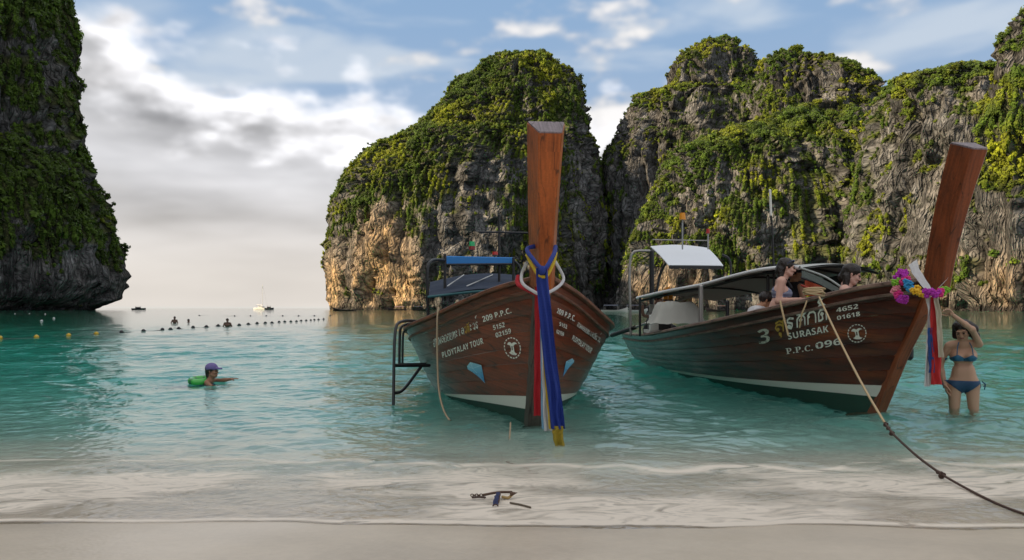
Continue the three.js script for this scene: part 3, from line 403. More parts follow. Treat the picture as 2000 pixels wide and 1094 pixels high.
// ───────────────────────── left longtail boat ─────────────────────────
const hullL = hull({ L: 9.6, rake: 0.66, stripe: (a) => 0.155 - 0.052 * a,
  B: [[0, 0.07], [0.5, 0.27], [1.1, 0.57], [2.0, 1.0], [2.9, 1.36], [3.6, 1.45], [5.5, 1.32], [8, 1.0], [10, 0.8]], W: [[0, 0.05], [1, 0.36], [2, 0.68], [3, 0.94], [4.5, 1.10], [6, 1.02], [8, 0.8], [10, 0.5]], G: [[0, 1.46], [0.6, 1.40], [1.3, 1.26], [2, 1.10], [3, 0.93], [4.5, 0.78], [6, 0.70], [9.6, 0.62]] });
const boatL = base('longtail_boat', V(0.24, 0, -8.34), 0.09);
tag(boatL, 'wooden longtail boat pointing straight at us, its tall prow tied with blue cloth', 'boat');
const paintL = (a, y, side) => { const worn = smooth(side < 0 ? 2.0 : 2.1, side < 0 ? 2.9 : 3.1, a + 0.35 * noise(a * 3, y * 5, side) + (0.5 - y) * 0.6), n = 0.85 + 0.3 * noise(a * 2.1, y * 9, side * 3), gy = 0.20 + 0.10 * noise(a * 5, y * 14, 4); return [mix(0.32 * n, gy * 1.3, worn), mix(0.054 * n, gy * 1.27, worn), mix(0.012 * n, gy * 1.2, worn)]; };
buildHull(boatL, hullL, paintL, { rail: M.rail, stemMat: M.stem, stemW: 0.10, band: (a) => 0.012 + 0.135 * clamp(1 - a / 2.9) });
prow(boatL, hullL, { y0: 1.44, y1: 2.80, z0: 0.56, z1: 1.40, wB0: 0.25, wF0: 0.10, wB1: 0.335, wF1: 0.20, t0: 0.22, t1: 0.27, turn: 0.04, sway: -0.075, mat: M.varnish });
{
  const W = (px, py, d) => at(px, py, d), b = boatL, P = (name, pts, r, mat, parent) => put(b, name, capped(pts, r), mat, parent);
  // lettering, both bows
  const dl = (c, cv, n, s = -1) => decal(b, hullL, s, c, cv, n);
  dl([[941, 614], [1000, 596], [1004, 614], [946, 633]], words('209 P.P.C.'), 'lettering');
  dl([[963, 632], [988, 625], [990, 641], [966, 648]], words('5152', { w: 128 }), 'lettering');
  dl([[968, 647], [1000, 637], [1003, 653], [971, 663]], words('02159', { w: 160 }), 'lettering');
  dl([[845, 650], [935, 614], [939, 648], [849, 686]], thai('cnplooytAelwtaAwrx', { accent: (k) => k === 11 || k === 12 ? '#d6a02c' : null }), 'lettering');
  dl([[862, 684], [945, 654], [949, 674], [866, 703]], words('PLOYTALAY TOUR'), 'lettering');
  dl([[982, 656], [1020, 656], [1024, 704], [988, 702]], emblem(), 'emblem');
  dl([[909, 702], [952, 708], [953, 754], [914, 738]], gem(false), 'gem_painting');
  dl([[1086, 597], [1124, 613], [1120, 632], [1083, 614]], words('209 P.P.C.'), 'lettering', 1);
  dl([[1090, 625], [1106, 632], [1105, 645], [1088, 638]], words('5152', { w: 128 }), 'lettering', 1);
  dl([[1084, 640], [1100, 646], [1098, 660], [1083, 653]], words('02159', { w: 160 }), 'lettering', 1);
  dl([[1128, 622], [1174, 650], [1168, 676], [1122, 640]], thai('cnplooytAelwtaAwrx'), 'lettering', 1);
  dl([[1118, 650], [1158, 676], [1150, 694], [1112, 666]], words('PLOYTALAY TOUR'), 'lettering', 1);
  dl([[1098, 702], [1122, 696], [1120, 716], [1094, 742]], gem(true), 'gem_painting', 1);
  // canopy frame
  P('canopy_post', [W(836, 632, 11.3), W(836, 520, 11.3), W(842, 510, 11.4), W(868, 508, 12)], 0.022, M.black); P('canopy_post', [W(869, 585, 12), W(869, 498, 12)], 0.022, M.black);
  P('canopy_post', [W(1003, 570, 12.2), W(1003, 505, 12.2)], 0.022, M.black); P('canopy_post', [W(1016, 560, 12.2), W(1015, 522, 12.2), W(1003, 508, 12.2)], 0.02, M.black);
  const roof = grid(24, 16, (u, v) => { const d = mix(10.9, 14.2, v), y = mix(mix(580, 566, u), mix(551, 538, Math.sin(u * Math.PI / 2)), v); const p = W(mix(mix(837, 840, v), mix(1040, 1012, v), u), y, d); p.y += 0.06 * Math.sin(u * Math.PI) + 0.012 * Math.sin(v * 22); return p; });
  const roof2 = roof.clone(); roof2.translate(0, -0.012, 0); put(b, 'canopy', merge([roof, roof2]), cloth(0.010, 0.020, 0.045, 0.97));
  const cv = b.children[b.children.length - 1];
  for (const [x0, x1] of [[874, 906], [912, 962]]) P('strap', [W(x0, 567, 11.4).add(V(0, 0.06, 0)), W(x1, 546, 13.8).add(V(0, 0.08, 0))], 0.009, std(RGB(0.5, 0.5, 0.48), 0.7), cv);
  P('canopy_edge', [W(837, 580, 10.9), W(940, 569, 10.9), W(1040, 566, 10.9)], 0.018, std(RGB(0.02, 0.10, 0.11), 0.6), cv);
  // upper blue board with its rail and lamps
  const bp = (px, py) => W(px, py, 12.3); const board = beam([[bp(872, 516), bp(872, 500), bp(872, 500).add(V(0, 0.02, -0.3)), bp(872, 516).add(V(0, 0.02, -0.3))], [bp(1002, 515), bp(1002, 503), bp(1002, 503).add(V(0, 0.02, -0.3)), bp(1002, 515).add(V(0, 0.02, -0.3))]], 0.01); put(b, 'sign_board', board, std(RGB(0.015, 0.19, 0.52), 0.45));
  P('board_rail', [W(868, 517, 12.25), W(1006, 516, 12.25)], 0.016, M.black); P('board_rail', [W(869, 546, 12.3), W(869, 500, 12.3)], 0.018, M.black);
  P('mast', [W(975, 552, 12.5), W(975, 420, 12.5)], 0.02, M.black); P('crossbar', [W(935, 453, 12.48), W(1030, 455, 12.48)], 0.015, M.black);
  { const lamp = (px, yTop, yMid, yBot, c1, c2) => { const s = put(b, 'lamp', new THREE.CylinderGeometry(0.045, 0.05, (yBot - yMid) / FOC * 12.4, 14).translate(0, 0, 0).applyMatrix4(new THREE.Matrix4().setPosition(W(px, (yMid + yBot) / 2, 12.4))), c2); put(b, 'lens', new THREE.CylinderGeometry(0.042, 0.047, (yMid - yTop) / FOC * 12.4, 14).applyMatrix4(new THREE.Matrix4().setPosition(W(px, (yTop + yMid) / 2 - 0.2, 12.4))), c1, s); P('stalk', [W(px, yBot, 12.4), W(px, 500, 12.4)], 0.01, M.black, s); };
    lamp(922, 472, 481, 488, std(RGB(0.02, 0.42, 0.14), 0.3), std(RGB(0.25, 0.02, 0.02), 0.4)); lamp(967, 492, 498, 500, std(RGB(0.5, 0.03, 0.02), 0.3), M.black); }
  // engine block at the stern, seen past the starboard rail
  // boarding ladder over the side
  P('ladder_rail', [W(812, 627, 11.0), W(790, 627, 10.6), W(776, 633, 10.4), W(772, 648, 10.3), W(768, 800, 9.9)], 0.02, M.black); P('ladder_rail', [W(820, 634, 11.2), W(795, 633, 10.9), W(783, 640, 10.8), W(781, 655, 10.8), W(780, 712, 10.8)], 0.018, M.black);
  P('ladder_rail', [W(818, 638, 11.3), W(800, 640, 11.2), W(789, 648, 11.2), W(787, 660, 11.2), W(786, 712, 11.2)], 0.016, M.black);
  P('ladder_step', [W(771, 714, 10.2), W(838, 714, 10.6)], 0.022, M.black); P('ladder_step', [W(779, 712, 10.9), W(840, 711, 11.1)], 0.018, M.black);
  P('ladder_brace', [W(822, 717, 10.5), W(783, 765, 10.1), W(769, 768, 10.0)], 0.02, M.black);
  // sash round the neck of the prow
}
{ // cloths and cords on the left prow
  const W = (px, py, d) => at(px, py, d), n = (name, geo, mat, label, group) => tag(mesh(name, geo, mat), label, 'ribbon', group);
  const blue = cloth(0.012, 0.035, 0.24, 0.7), yellow = cloth(0.62, 0.42, 0.02), red = cloth(0.45, 0.012, 0.02), white = cloth(0.62, 0.6, 0.6), pale = cloth(0.22, 0.42, 0.6);
  n('ribbon', merge([strip([W(1058, 524, 6.95), W(1064, 600, 6.95), W(1074, 700, 6.98), W(1084, 780, 7.0), W(1090, 838, 7.02)], 0.10, 0.125, { folds: 2.2, depth: 0.16, seed: 1 })]), blue, 'long blue cloth ribbon hanging from the left prow, the widest one');
  n('ribbon', strip([W(1089, 832, 7.01), W(1090, 850, 7.01), W(1093, 876, 7.03)], 0.10, 0.085, { folds: 1.5, depth: 0.16, seed: 2, nv: 16 }), cloth(0.36, 0.25, 0.02), 'yellow cloth end dipping into the water below the blue ribbon');
  n('ribbon', strip([W(1062, 560, 7.02), W(1064, 640, 7.04), W(1069, 740, 7.05), W(1076, 800, 7.06), W(1080, 838, 7.06)], 0.03, 0.07, { folds: 1, depth: 0.2, seed: 3 }), yellow, 'thin yellow cloth ribbon between the white and blue ones on the left prow');
  n('ribbon', strip([W(1062, 605, 7.08), W(1064, 680, 7.1), W(1067, 760, 7.1), W(1071, 842, 7.12)], 0.05, 0.075, { folds: 1.5, depth: 0.2, seed: 4 }), white, 'white cloth ribbon on the left prow between red and yellow');
  n('ribbon', strip([W(1060, 560, 7.1), W(1059, 640, 7.14), W(1060, 760, 7.16), W(1062, 838, 7.16)], 0.03, 0.035, { folds: 1, depth: 0.2, seed: 5 }), pale, 'narrow pale blue ribbon beside the white one on the left prow');
  n('ribbon', strip([W(1050, 560, 7.3), W(1050, 640, 7.4), W(1049, 740, 7.5), W(1049, 812, 7.55)], 0.05, 0.065, { folds: 1.2, depth: 0.2, seed: 6 }), red, 'long red cloth ribbon hanging down the stem of the left boat');
  const sash = (pts, r) => tube(pts, r, 10, 60);
  n('sash', merge([sash([W(1085, 482, 7.35), W(1080, 500, 7.05), W(1062, 526, 6.93), W(1040, 505, 7.08), W(1030, 486, 7.3), W(1056, 480, 7.55)], 0.02), (() => { const s = new THREE.SphereGeometry(0.036, 16, 12); s.scale(0.9, 1.1, 0.8); s.translate(...W(1059, 528, 6.92).toArray()); return s; })()]), blue, 'blue sash knotted round the neck of the left prow');
  n('sash', sash([W(1086, 494, 7.3), W(1080, 516, 7.06), W(1066, 540, 6.96), W(1056, 540, 6.96), W(1040, 520, 7.08), W(1029, 498, 7.3)], 0.015), yellow, 'yellow sash tied below the blue one on the left prow');
  n('sash', sash([W(1029, 512, 7.35), W(1019, 535, 7.45), W(1020, 552, 7.35), W(1040, 568, 7.15), W(1058, 575, 7.02), W(1078, 568, 7.12), W(1098, 552, 7.35), W(1100, 540, 7.45), W(1084, 510, 7.4)], 0.015), white, 'white cord looped wide round the left prow');
  n('sash', sash([W(1012, 540, 7.6), W(1011, 553, 7.52), W(1030, 566, 7.32), W(1052, 577, 7.15), W(1056, 582, 7.1)], 0.022), red, 'red cloth swag tied under the white cord on the left bow');
  const rope = std(RGB(0.36, 0.27, 0.17), 0.9), rp = (name, pts, r, label) => tag(mesh(name, tube(pts, r, 7, 50), rope), label, 'rope');
  rp('rope', [W(856, 600, 9.75), W(854, 625, 9.65), W(854, 690, 9.5), W(857, 760, 9.3), W(866, 800, 9.0), W(881, 826, 8.6)], 0.012, 'thin rope hanging from the rail of the left boat into the water');
  rp('rope', [W(997, 830, 7.9), W(996, 850, 7.6), W(994, 872, 7.3)].map((p) => p.add(V(0, 0.02, 0))), 0.009, 'short rope end trailing in the water by the left boat');
}
// ───────────────────────── right longtail boat ─────────────────────────
const hullR = hull({ L: 10.2, rake: 1.16, stripe: (a) => 0.205 - 0.034 * a,
  B: [[0, 0.07], [0.5, 0.30], [1.1, 0.60], [2.1, 0.98], [3, 1.2], [4, 1.26], [5.5, 1.2], [8, 1.0], [10.2, 0.78]], W: [[0, 0.05], [1, 0.25], [2, 0.43], [3.5, 0.58], [5, 0.66], [8, 0.64], [10.2, 0.45]], G: [[0, 1.47], [0.6, 1.40], [1.3, 1.25], [2.1, 1.10], [3.1, 0.95], [5, 0.77], [7, 0.65], [10.2, 0.58]] });
const boatR = base('longtail_boat', V(4.16, 0, -9.15), 0.075);
tag(boatR, 'dark wooden longtail boat on the right with flower garland, numbered 3, passengers aboard', 'boat');
const paintR = (a, y, side) => { const worn = smooth(2.9, 5.0, a + 0.9 * noise(a * 1.2, y * 4, side) + (0.45 - y) * 1.0), n = 0.75 + 0.7 * noise(a * 1.6, y * 7, 3 + side), glow = smooth(0.1, 0.5, noise(a * 1.5, y * 6, 9)) * smooth(2.4, 0.8, a), gy = 0.20 + 0.10 * noise(a * 4, y * 12, 4); return [mix((0.16 + 0.17 * glow) * n, gy * 1.25, worn), mix((0.029 + 0.05 * glow) * n, gy * 1.1, worn), mix((0.010 + 0.008 * glow) * n, gy, worn)]; };  // orange patches near the bow paint in light reflected off the water
buildHull(boatR, hullR, paintR, { rail: M.railWorn, stemMat: M.varnishDark, stemW: 0.075, band: (a) => 0.03 + 0.11 * Math.exp(-a / 2.5) });
prow(boatR, hullR, { y0: 1.42, y1: 2.74, z0: 1.02, z1: 1.62, wB0: 0.20, wF0: 0.09, wB1: 0.25, wF1: 0.14, t0: 0.20, t1: 0.235, turn: 0.22, sway: -0.07, mat: M.varnishDark });
{
  const W = (px, py, d) => at(px, py, d), b = boatR, P = (name, pts, r, mat, parent) => put(b, name, capped(pts, r), mat, parent), dl = (c, cv, n) => decal(b, hullR, -1, c, cv, n);
  dl([[1477, 640], [1507, 634], [1510, 671], [1483, 676]], words('3', { w: 64, h: 80, font: 'bold 84px sans-serif', color: '#d2cfbc' }), 'lettering');
  dl([[1510, 610], [1618, 578], [1622, 634], [1514, 662]], thai('surSakdix', { accent: (k) => k === 0 ? '#c9a040' : null, width: 1.7 }), 'lettering');
  dl([[1536, 646], [1620, 629], [1622, 652], [1541, 667]], words('SURASAK'), 'lettering');
  dl([[1534, 676], [1592, 668], [1592, 687], [1538, 695]], words('P.P.C.', { font: 'bold 52px serif' }), 'lettering');
  dl([[1592, 664], [1645, 654], [1648, 676], [1594, 686]], words('096', { w: 160 }), 'lettering');
  dl([[1633, 598], [1679, 589], [1680, 605], [1635, 613]], words('4652', { w: 160 }), 'lettering');
  dl([[1634, 614], [1682, 604], [1684, 619], [1636, 628]], words('01618', { w: 200 }), 'lettering');
  dl([[1652, 634], [1694, 628], [1699, 668], [1658, 674]], emblem(), 'emblem');
  // bow band across the stem under the prow
  // stern frame and main canopy
  P('frame_post', [W(1232, 655, 15.9), W(1232, 502, 15.9), W(1238, 492, 15.9), W(1268, 490, 15.9)], 0.026, M.steel);
  P('frame_post', [W(1273, 640, 16.3), W(1273, 492, 16.3)], 0.05, M.black); P('frame_post', [W(1282, 575, 16.3), W(1290, 535, 16.3), W(1303, 512, 16.2), W(1318, 505, 16)], 0.026, M.black);
  P('frame_post', [W(1369, 645, 12.6), W(1369, 560, 12.6)], 0.036, M.steel); P('frame_post', [W(1250, 655, 15), W(1250, 583, 15)], 0.022, M.black); P('frame_post', [W(1421, 620, 12), W(1421, 590, 12)], 0.03, M.black);
  P('frame_post', [W(1412, 498, 13.5), W(1424, 506, 13.5), W(1428, 545, 13.5)], 0.02, M.black); P('frame_post', [W(1500, 590, 11.5), W(1500, 540, 11.5)], 0.024, M.black);
  // long bowed roof: from the stern, over the waist, down to the foredeck
  const near = new THREE.CatmullRomCurve3([W(1244, 582, 15.2), W(1300, 569, 14.2), W(1370, 556, 13), W(1440, 537, 12), W(1500, 525, 11.2), W(1560, 523, 10.7), W(1610, 541, 10.2), W(1650, 566, 9.8)]);
  const roofAt = (u, v, dy = 0) => { const p = near.getPoint(u); p.x += v * mix(1.5, 1.0, u); p.y += 0.12 * Math.sin(v * Math.PI) * 0.6 + dy - 0.04 * v; p.z += -0.1 * v; return p; };
  const tarp = put(b, 'canopy', merge([grid(40, 12, (u, v) => roofAt(u * 0.72, v)), grid(40, 12, (u, v) => roofAt(u * 0.72, v, -0.02))]), cloth(0.42, 0.43, 0.41, 0.8));
  put(b, 'canopy_edge', tube(Array.from({ length: 14 }, (_, i) => roofAt(i / 13 * 0.72, 0, 0.0)), 0.026, 8, 60), std(RGB(0.78, 0.77, 0.76), 0.5), tarp);
  put(b, 'canopy_edge', tube(Array.from({ length: 14 }, (_, i) => roofAt(i / 13 * 0.72, 0.06, -0.06)), 0.022, 8, 60), M.black, tarp);
  for (const u of [0.2, 0.38, 0.55, 0.7]) put(b, 'canopy_rib', tube(Array.from({ length: 8 }, (_, i) => roofAt(u, i / 7, -0.04)), 0.016, 6, 20), M.black, tarp);
  put(b, 'side_screen', grid(20, 8, (u, v) => { const p = roofAt(mix(0.42, 0.62, u), 0.94); p.y = mix(0.9, p.y - 0.05, v); return p; }), M.dark);
  for (const [o2, m2] of [[0, std(RGB(0.32, 0.34, 0.32), 0.6)], [0.12, M.black], [0.22, std(RGB(0.36, 0.035, 0.015), 0.7)]]) put(b, 'front_rail', tube([W(1565, 524, 10.4).add(V(0, -o2, 0)), W(1610, 540, 10.1).add(V(0, -o2, 0)), W(1645, 562, 9.8).add(V(0, -o2 * 0.7, 0))], 0.014, 8, 24), m2);
  put(b, 'front_curtain', grid(14, 6, (u, v) => { const p = W(mix(1566, 1645, u), mix(524, 562, Math.pow(u, 1.3)), mix(10.4, 9.8, u)); p.y -= 0.03 + 0.085 * v; p.z += 0.01 * Math.sin(u * 30); return p; }), cloth(0.20, 0.24, 0.22));
  put(b, 'side_flap', grid(10, 6, (u, v) => W(mix(1572, 1606, u), mix(578, 546 + 8 * u, v), 10.5 + 0.02 * Math.sin(u * 9))), cloth(0.40, 0.06, 0.02));
  // small upper awning
  const aw = (u, v) => { const p = W(mix(mix(1270, 1306, v), mix(1382, 1413, v), u), mix(mix(481, 518, v), mix(484, 519, v), Math.pow(u, 2)), mix(15.2, 13.6, v)); p.y += 0.035 * Math.sin(u * Math.PI) * (1 - v) + 0.02 * Math.sin(v * Math.PI); return p; };
  const awn = put(b, 'awning', merge([grid(24, 12, aw), grid(24, 12, (u, v) => aw(u, v).add(V(0, -0.015, 0)))]), cloth(0.70, 0.72, 0.75, 0.6));
  put(b, 'awning_valance', grid(24, 2, (u, v) => aw(u, 1).add(V(0, -0.012 - 0.06 * v * (0.6 + 0.4 * Math.abs(Math.sin(u * 30))), 0.004))), M.dark, awn);
  // mast with white tip, lamps
  const mast = P('mast', [W(1512, 560, 11.4), W(1508, 440, 11.4), W(1505, 410, 11.4)], 0.014, M.black); P('mast_tip', [W(1506, 420, 11.4), W(1504, 372, 11.4)], 0.018, std(RGB(0.75, 0.72, 0.66), 0.5), mast);
  for (const [px, y0, y1, c, n] of [[1333, 416, 429, std(RGB(0.75, 0.28, 0.01), 0.35), 0.06], [1383, 447, 456, std(RGB(0.4, 0.02, 0.02), 0.35), 0.035]]) { const s = P('lamp_pole', [W(px, 486, 14.2), W(px, y1, 14.2)], 0.014, std(RGB(0.3, 0.3, 0.3), 0.5)); put(b, 'lamp', new THREE.CylinderGeometry(n * 0.8, n, (y1 - y0) / FOC * 14.2, 16).applyMatrix4(new THREE.Matrix4().setPosition(W(px, (y0 + y1) / 2, 14.2))), c, s); }
  P('lamp_rail', [W(1275, 468, 14.3), W(1384, 470, 14.3)], 0.008, M.steel);
  // engine under its tarp, steering arm and propeller shaft over the stern
  const eng = base('boat_engine', V(0, 0, 0)); tag(eng, 'grease-black boat engine at the stern of the right longtail boat', 'engine'); const ep = W(1288, 650, 15.2); eng.position.copy(ep); const E = (n, g, m, p) => mesh(n, g, m, p || eng);
  E('engine_block', (() => { const g = rounded(0.38, 0.34, 0.5, 0.03); g.translate(0, 0.22, 0); return g; })(), M.black); for (let i = 0; i < 4; i++) E('cylinder', new THREE.CylinderGeometry(0.04, 0.05, 0.16, 12).translate(-0.12, 0.46, -0.18 + i * 0.12), M.steel);
  E('air_filter', new THREE.CylinderGeometry(0.10, 0.10, 0.12, 18).rotateZ(Math.PI / 2).translate(0.12, 0.44, 0.1), M.steel); E('fly_wheel', new THREE.CylinderGeometry(0.16, 0.16, 0.05, 24).rotateX(Math.PI / 2).translate(0, 0.22, 0.29), M.dark); E('exhaust_pipe', tube([V(-0.2, 0.3, 0.1), V(-0.32, 0.34, 0.12), V(-0.34, 0.52, 0.12)], 0.03, 8, 20), std(RGB(0.22, 0.12, 0.08), 0.8)); E('mount', box(0.5, 0.06, 0.6, V(0, 0.03, 0)), std(RGB(0.55, 0.54, 0.5), 0.6));
  E('steering_arm', capped([V(-0.05, 0.48, 0.1), V(0.3, 0.62, 0.5), V(0.55, 0.7, 0.8)], 0.022), M.steel);
  E('propeller_shaft', capped([W(1262, 632, 15.4).sub(ep), W(1176, 662, 17.2).sub(ep)], 0.024), M.steel); E('shaft_guard', tube([W(1240, 640, 15.8).sub(ep), W(1195, 655, 16.8).sub(ep)], 0.045, 8, 6), M.dark);
  { const c = W(1178, 660, 17.2).sub(ep); for (let i = 0; i < 2; i++) { const g = new THREE.SphereGeometry(0.12, 12, 8); g.scale(0.5, 1, 0.12); g.rotateX(i * Math.PI / 2); g.translate(c.x, c.y, c.z); E('propeller_blade', g, M.black); } }
  const tp = grid(24, 14, (u, v) => { const x = (u - 0.5) * 0.95, z = (v - 0.5) * 0.8, e = Math.max(Math.abs(u - 0.5), Math.abs(v - 0.5)) * 2; return W(1320, 640, 14).add(V(x, 0.42 - 0.36 * smooth(0.55, 1, e) + 0.05 * noise(u * 6, v * 6, 3) + 0.03 * ridged(u * 4, v * 4, 2, 3), z)); });
  tag(mesh('tarpaulin', tp, cloth(0.42, 0.41, 0.36)), 'pale grey tarpaulin thrown over the engine box of the right boat', 'tarpaulin');
  tag(mesh('jerry_can', (() => { const g = rounded(0.16, 0.3, 0.12, 0.02); const p = W(1277, 644, 14.6); g.translate(p.x, p.y + 0.12, p.z); return g; })(), std(RGB(0.72, 0.71, 0.66), 0.5)), 'white plastic can standing beside the engine tarpaulin on the right boat', 'can');
  { const lj = base('life_jacket', W(1305, 582, 14.6)); tag(lj, 'orange life jacket hung under the canopy at the stern of the right boat', 'life jacket'); for (const s of [-1, 1]) { const g = rounded(0.08, 0.27, 0.06, 0.02); g.translate(s * 0.045, 0, 0); mesh('panel', g, std(RGB(0.62, 0.22, 0.01), 0.7), lj); } mesh('collar', new THREE.TorusGeometry(0.05, 0.02, 8, 16, Math.PI).translate(0, 0.13, 0), std(RGB(0.62, 0.22, 0.01), 0.7), lj); mesh('belt', box(0.19, 0.025, 0.075, V(0, -0.04, 0)), M.black, lj); }
}
{ // garland, cloths and ribbons on the right prow
  const W = (px, py, d) => at(px, py, d), n = (name, geo, mat, label, c = 'ribbon') => tag(mesh(name, geo, mat), label, c);
  const white = cloth(0.62, 0.61, 0.6), red = cloth(0.45, 0.02, 0.02), blue = cloth(0.015, 0.06, 0.22), cream = cloth(0.5, 0.45, 0.34), r = rng(9);
  n('sash', strip([W(1783, 512, 7.62), W(1790, 530, 7.52), W(1806, 555, 7.3), W(1818, 572, 7.12)], 0.10, 0.05, { folds: 1.2, depth: 0.1, seed: 11, wide: V(0.8, 0.55, 0) }), white, 'white sash slung round the left of the right prow', 'sash');
  n('sash', strip([W(1850, 545, 7.45), W(1838, 558, 7.3), W(1824, 572, 7.12)], 0.05, 0.04, { folds: 1, depth: 0.1, seed: 12, wide: V(0.5, 0.6, 0) }), white, 'white sash coming round the right side of the right prow', 'sash');
  n('ribbon', strip([W(1820, 572, 7.08), W(1819, 600, 7.06), W(1817, 660, 7.06), W(1812, 755, 7.08)], 0.09, 0.055, { folds: 2, depth: 0.2, seed: 13 }), white, 'long white ribbon hanging under the garland of the right prow');
  n('ribbon', strip([W(1824, 580, 7.04), W(1826, 640, 7.03), W(1829, 700, 7.03), W(1830, 751, 7.04)], 0.06, 0.10, { folds: 1.6, depth: 0.16, seed: 14 }), red, 'red ribbon hanging from the garland of the right prow');
  n('ribbon', strip([W(1817, 640, 7.02), W(1818, 680, 7.02), W(1819, 728, 7.03)], 0.035, 0.05, { folds: 1.2, depth: 0.2, seed: 15 }), blue, 'dark blue ribbon beside the red one on the right prow');
  n('ribbon', strip([W(1829, 575, 7.0), W(1834, 630, 7.0), W(1838, 698, 7.0)], 0.04, 0.05, { folds: 1.4, depth: 0.2, seed: 16 }), cream, 'cream ribbon to the right of the red one on the right prow');
  // garland: every blossom a part
  const g = base('flower_garland', W(1790, 572, 7.3)); tag(g, 'garland of pink, yellow, blue and purple flowers round the right prow', 'garland'); const o = g.position;
  const path = [new THREE.CatmullRomCurve3([W(1762, 532, 7.52), W(1752, 548, 7.5), W(1750, 566, 7.48), W(1756, 580, 7.44), W(1768, 586, 7.4)]), new THREE.CatmullRomCurve3([W(1766, 548, 7.42), W(1780, 562, 7.3), W(1800, 572, 7.1), W(1820, 574, 6.98), W(1836, 573, 7.05), W(1848, 562, 7.25)]), new THREE.CatmullRomCurve3([W(1764, 534, 7.5), W(1770, 546, 7.45), W(1766, 548, 7.42)])];
  const cols = { p: RGB(0.42, 0.03, 0.38), m: RGB(0.62, 0.03, 0.2), y: RGB(0.72, 0.42, 0.02), b: RGB(0.03, 0.26, 0.5), g: RGB(0.2, 0.45, 0.03), k: RGB(0.7, 0.25, 0.3) }, mats = Object.fromEntries(Object.entries(cols).map(([k, c]) => [k, std(c, 0.85)]));
  const bloom = (() => { const l = []; for (let i = 0; i < 9; i++) { const s = new THREE.SphereGeometry(0.0115, 7, 5), a = i * 2.4, u = 1 - 2 * (i + 0.5) / 9, q = Math.sqrt(1 - u * u); s.translate(Math.cos(a) * q * 0.017, u * 0.017, Math.sin(a) * q * 0.017); l.push(s); } return merge(l); })();
  const seq = ['ppggkkmmpp', 'bbbbyyyyppppmmgg', 'ppmm']; path.forEach((c, k) => { const N = k === 1 ? 42 : k === 0 ? 30 : 14; for (let i = 0; i < N; i++) { const t = i / (N - 1), p = c.getPoint(t).sub(o).add(V((r() - 0.5) * 0.045, (r() - 0.5) * 0.045, (r() - 0.5) * 0.03)); const m = mesh('blossom', bloom, mats[seq[k][Math.min(seq[k].length - 1, Math.floor(t * seq[k].length))]], g); m.position.copy(p); m.rotation.set(r() * 6, r() * 6, r() * 6); m.scale.setScalar(0.85 + 0.4 * r()); } mesh('string', tube([0, 0.25, 0.5, 0.75, 1].map((t) => c.getPoint(t).sub(o)), 0.006, 6, 20), mats.g, g); });
  // ropes
  const rope = std(RGB(0.50, 0.36, 0.20), 0.9), dark = std(RGB(0.075, 0.04, 0.03), 0.9), twist = (pts, rad, n2, m, label) => tag(mesh('rope', (() => { const c = new THREE.CatmullRomCurve3(pts, false, 'centripetal'), l = []; for (let s = 0; s < 3; s++) { const q = []; for (let i = 0; i <= n2; i++) { const t = i / n2, p = c.getPoint(t), a = t * n2 * 0.9 + s * 2.094; p.x += Math.cos(a) * rad * 0.55; p.y += Math.sin(a) * rad * 0.55; q.push(p); } l.push(tube(q, rad * 0.62, 5, n2 * 2)); } return merge(l); })(), m), label, 'rope');
  const moor = base('mooring_rope', V(0, 0, 0)); tag(moor, 'long mooring rope running from the right boat down to the beach at lower right', 'rope');
  const seg = (pts, rad, m, name) => mesh(name, tube(pts, rad, 8, 60), m, moor);
  seg([W(1600, 580, 8.75), W(1612, 606, 8.55), W(1650, 685, 7.9), W(1692, 765, 7.2), W(1728, 826, 6.75)], 0.0105, rope, 'strand'); seg([W(1728, 826, 6.75), W(1745, 848, 6.5), W(1790, 890, 6.05), W(1838, 926, 5.62)], 0.0095, dark, 'strand'); seg([W(1838, 926, 5.62), W(1880, 950, 5.3), W(1950, 985, 4.86), W(2000, 1004, 4.62), W(2090, 1030, 4.3)], 0.0085, dark, 'strand');
  for (const [x, y, d, s] of [[1730, 829, 6.73, 0.028], [1735, 836, 6.66, 0.024], [1742, 846, 6.55, 0.03], [1840, 928, 5.6, 0.034], [1832, 922, 5.68, 0.02]]) { const k = new THREE.TorusKnotGeometry(s * 0.4, s * 0.22, 40, 6); const p = W(x, y, d); k.translate(p.x, p.y, p.z); mesh('knot', k, dark, moor); }
  twist([W(1524, 588, 9.55), W(1530, 615, 9.45), W(1540, 655, 9.4)], 0.012, 40, rope, 'rope end hanging over the lettering of the right boat, left of the mooring rope');
  twist([W(1576, 588, 9.1), W(1572, 600, 9.05), W(1567, 612, 9.05), W(1562, 640, 9.1)], 0.009, 30, rope, 'thin cord hanging below the coiled rope on the right rail');
  { const q = []; for (let i = 0; i <= 60; i++) { const a = i / 60 * 6.283 * 4; q.push(W(1590, 578, 8.95).add(V(Math.cos(a) * (0.10 + 0.02 * Math.sin(i)), 0.02 + 0.012 * (i / 15) + 0.03 * Math.sin(a * 0.7), Math.sin(a) * 0.07))); } tag(mesh('rope_coil', tube(q, 0.011, 6, 240), rope), 'coil of pale rope lying on the rail of the right boat', 'rope'); }
}
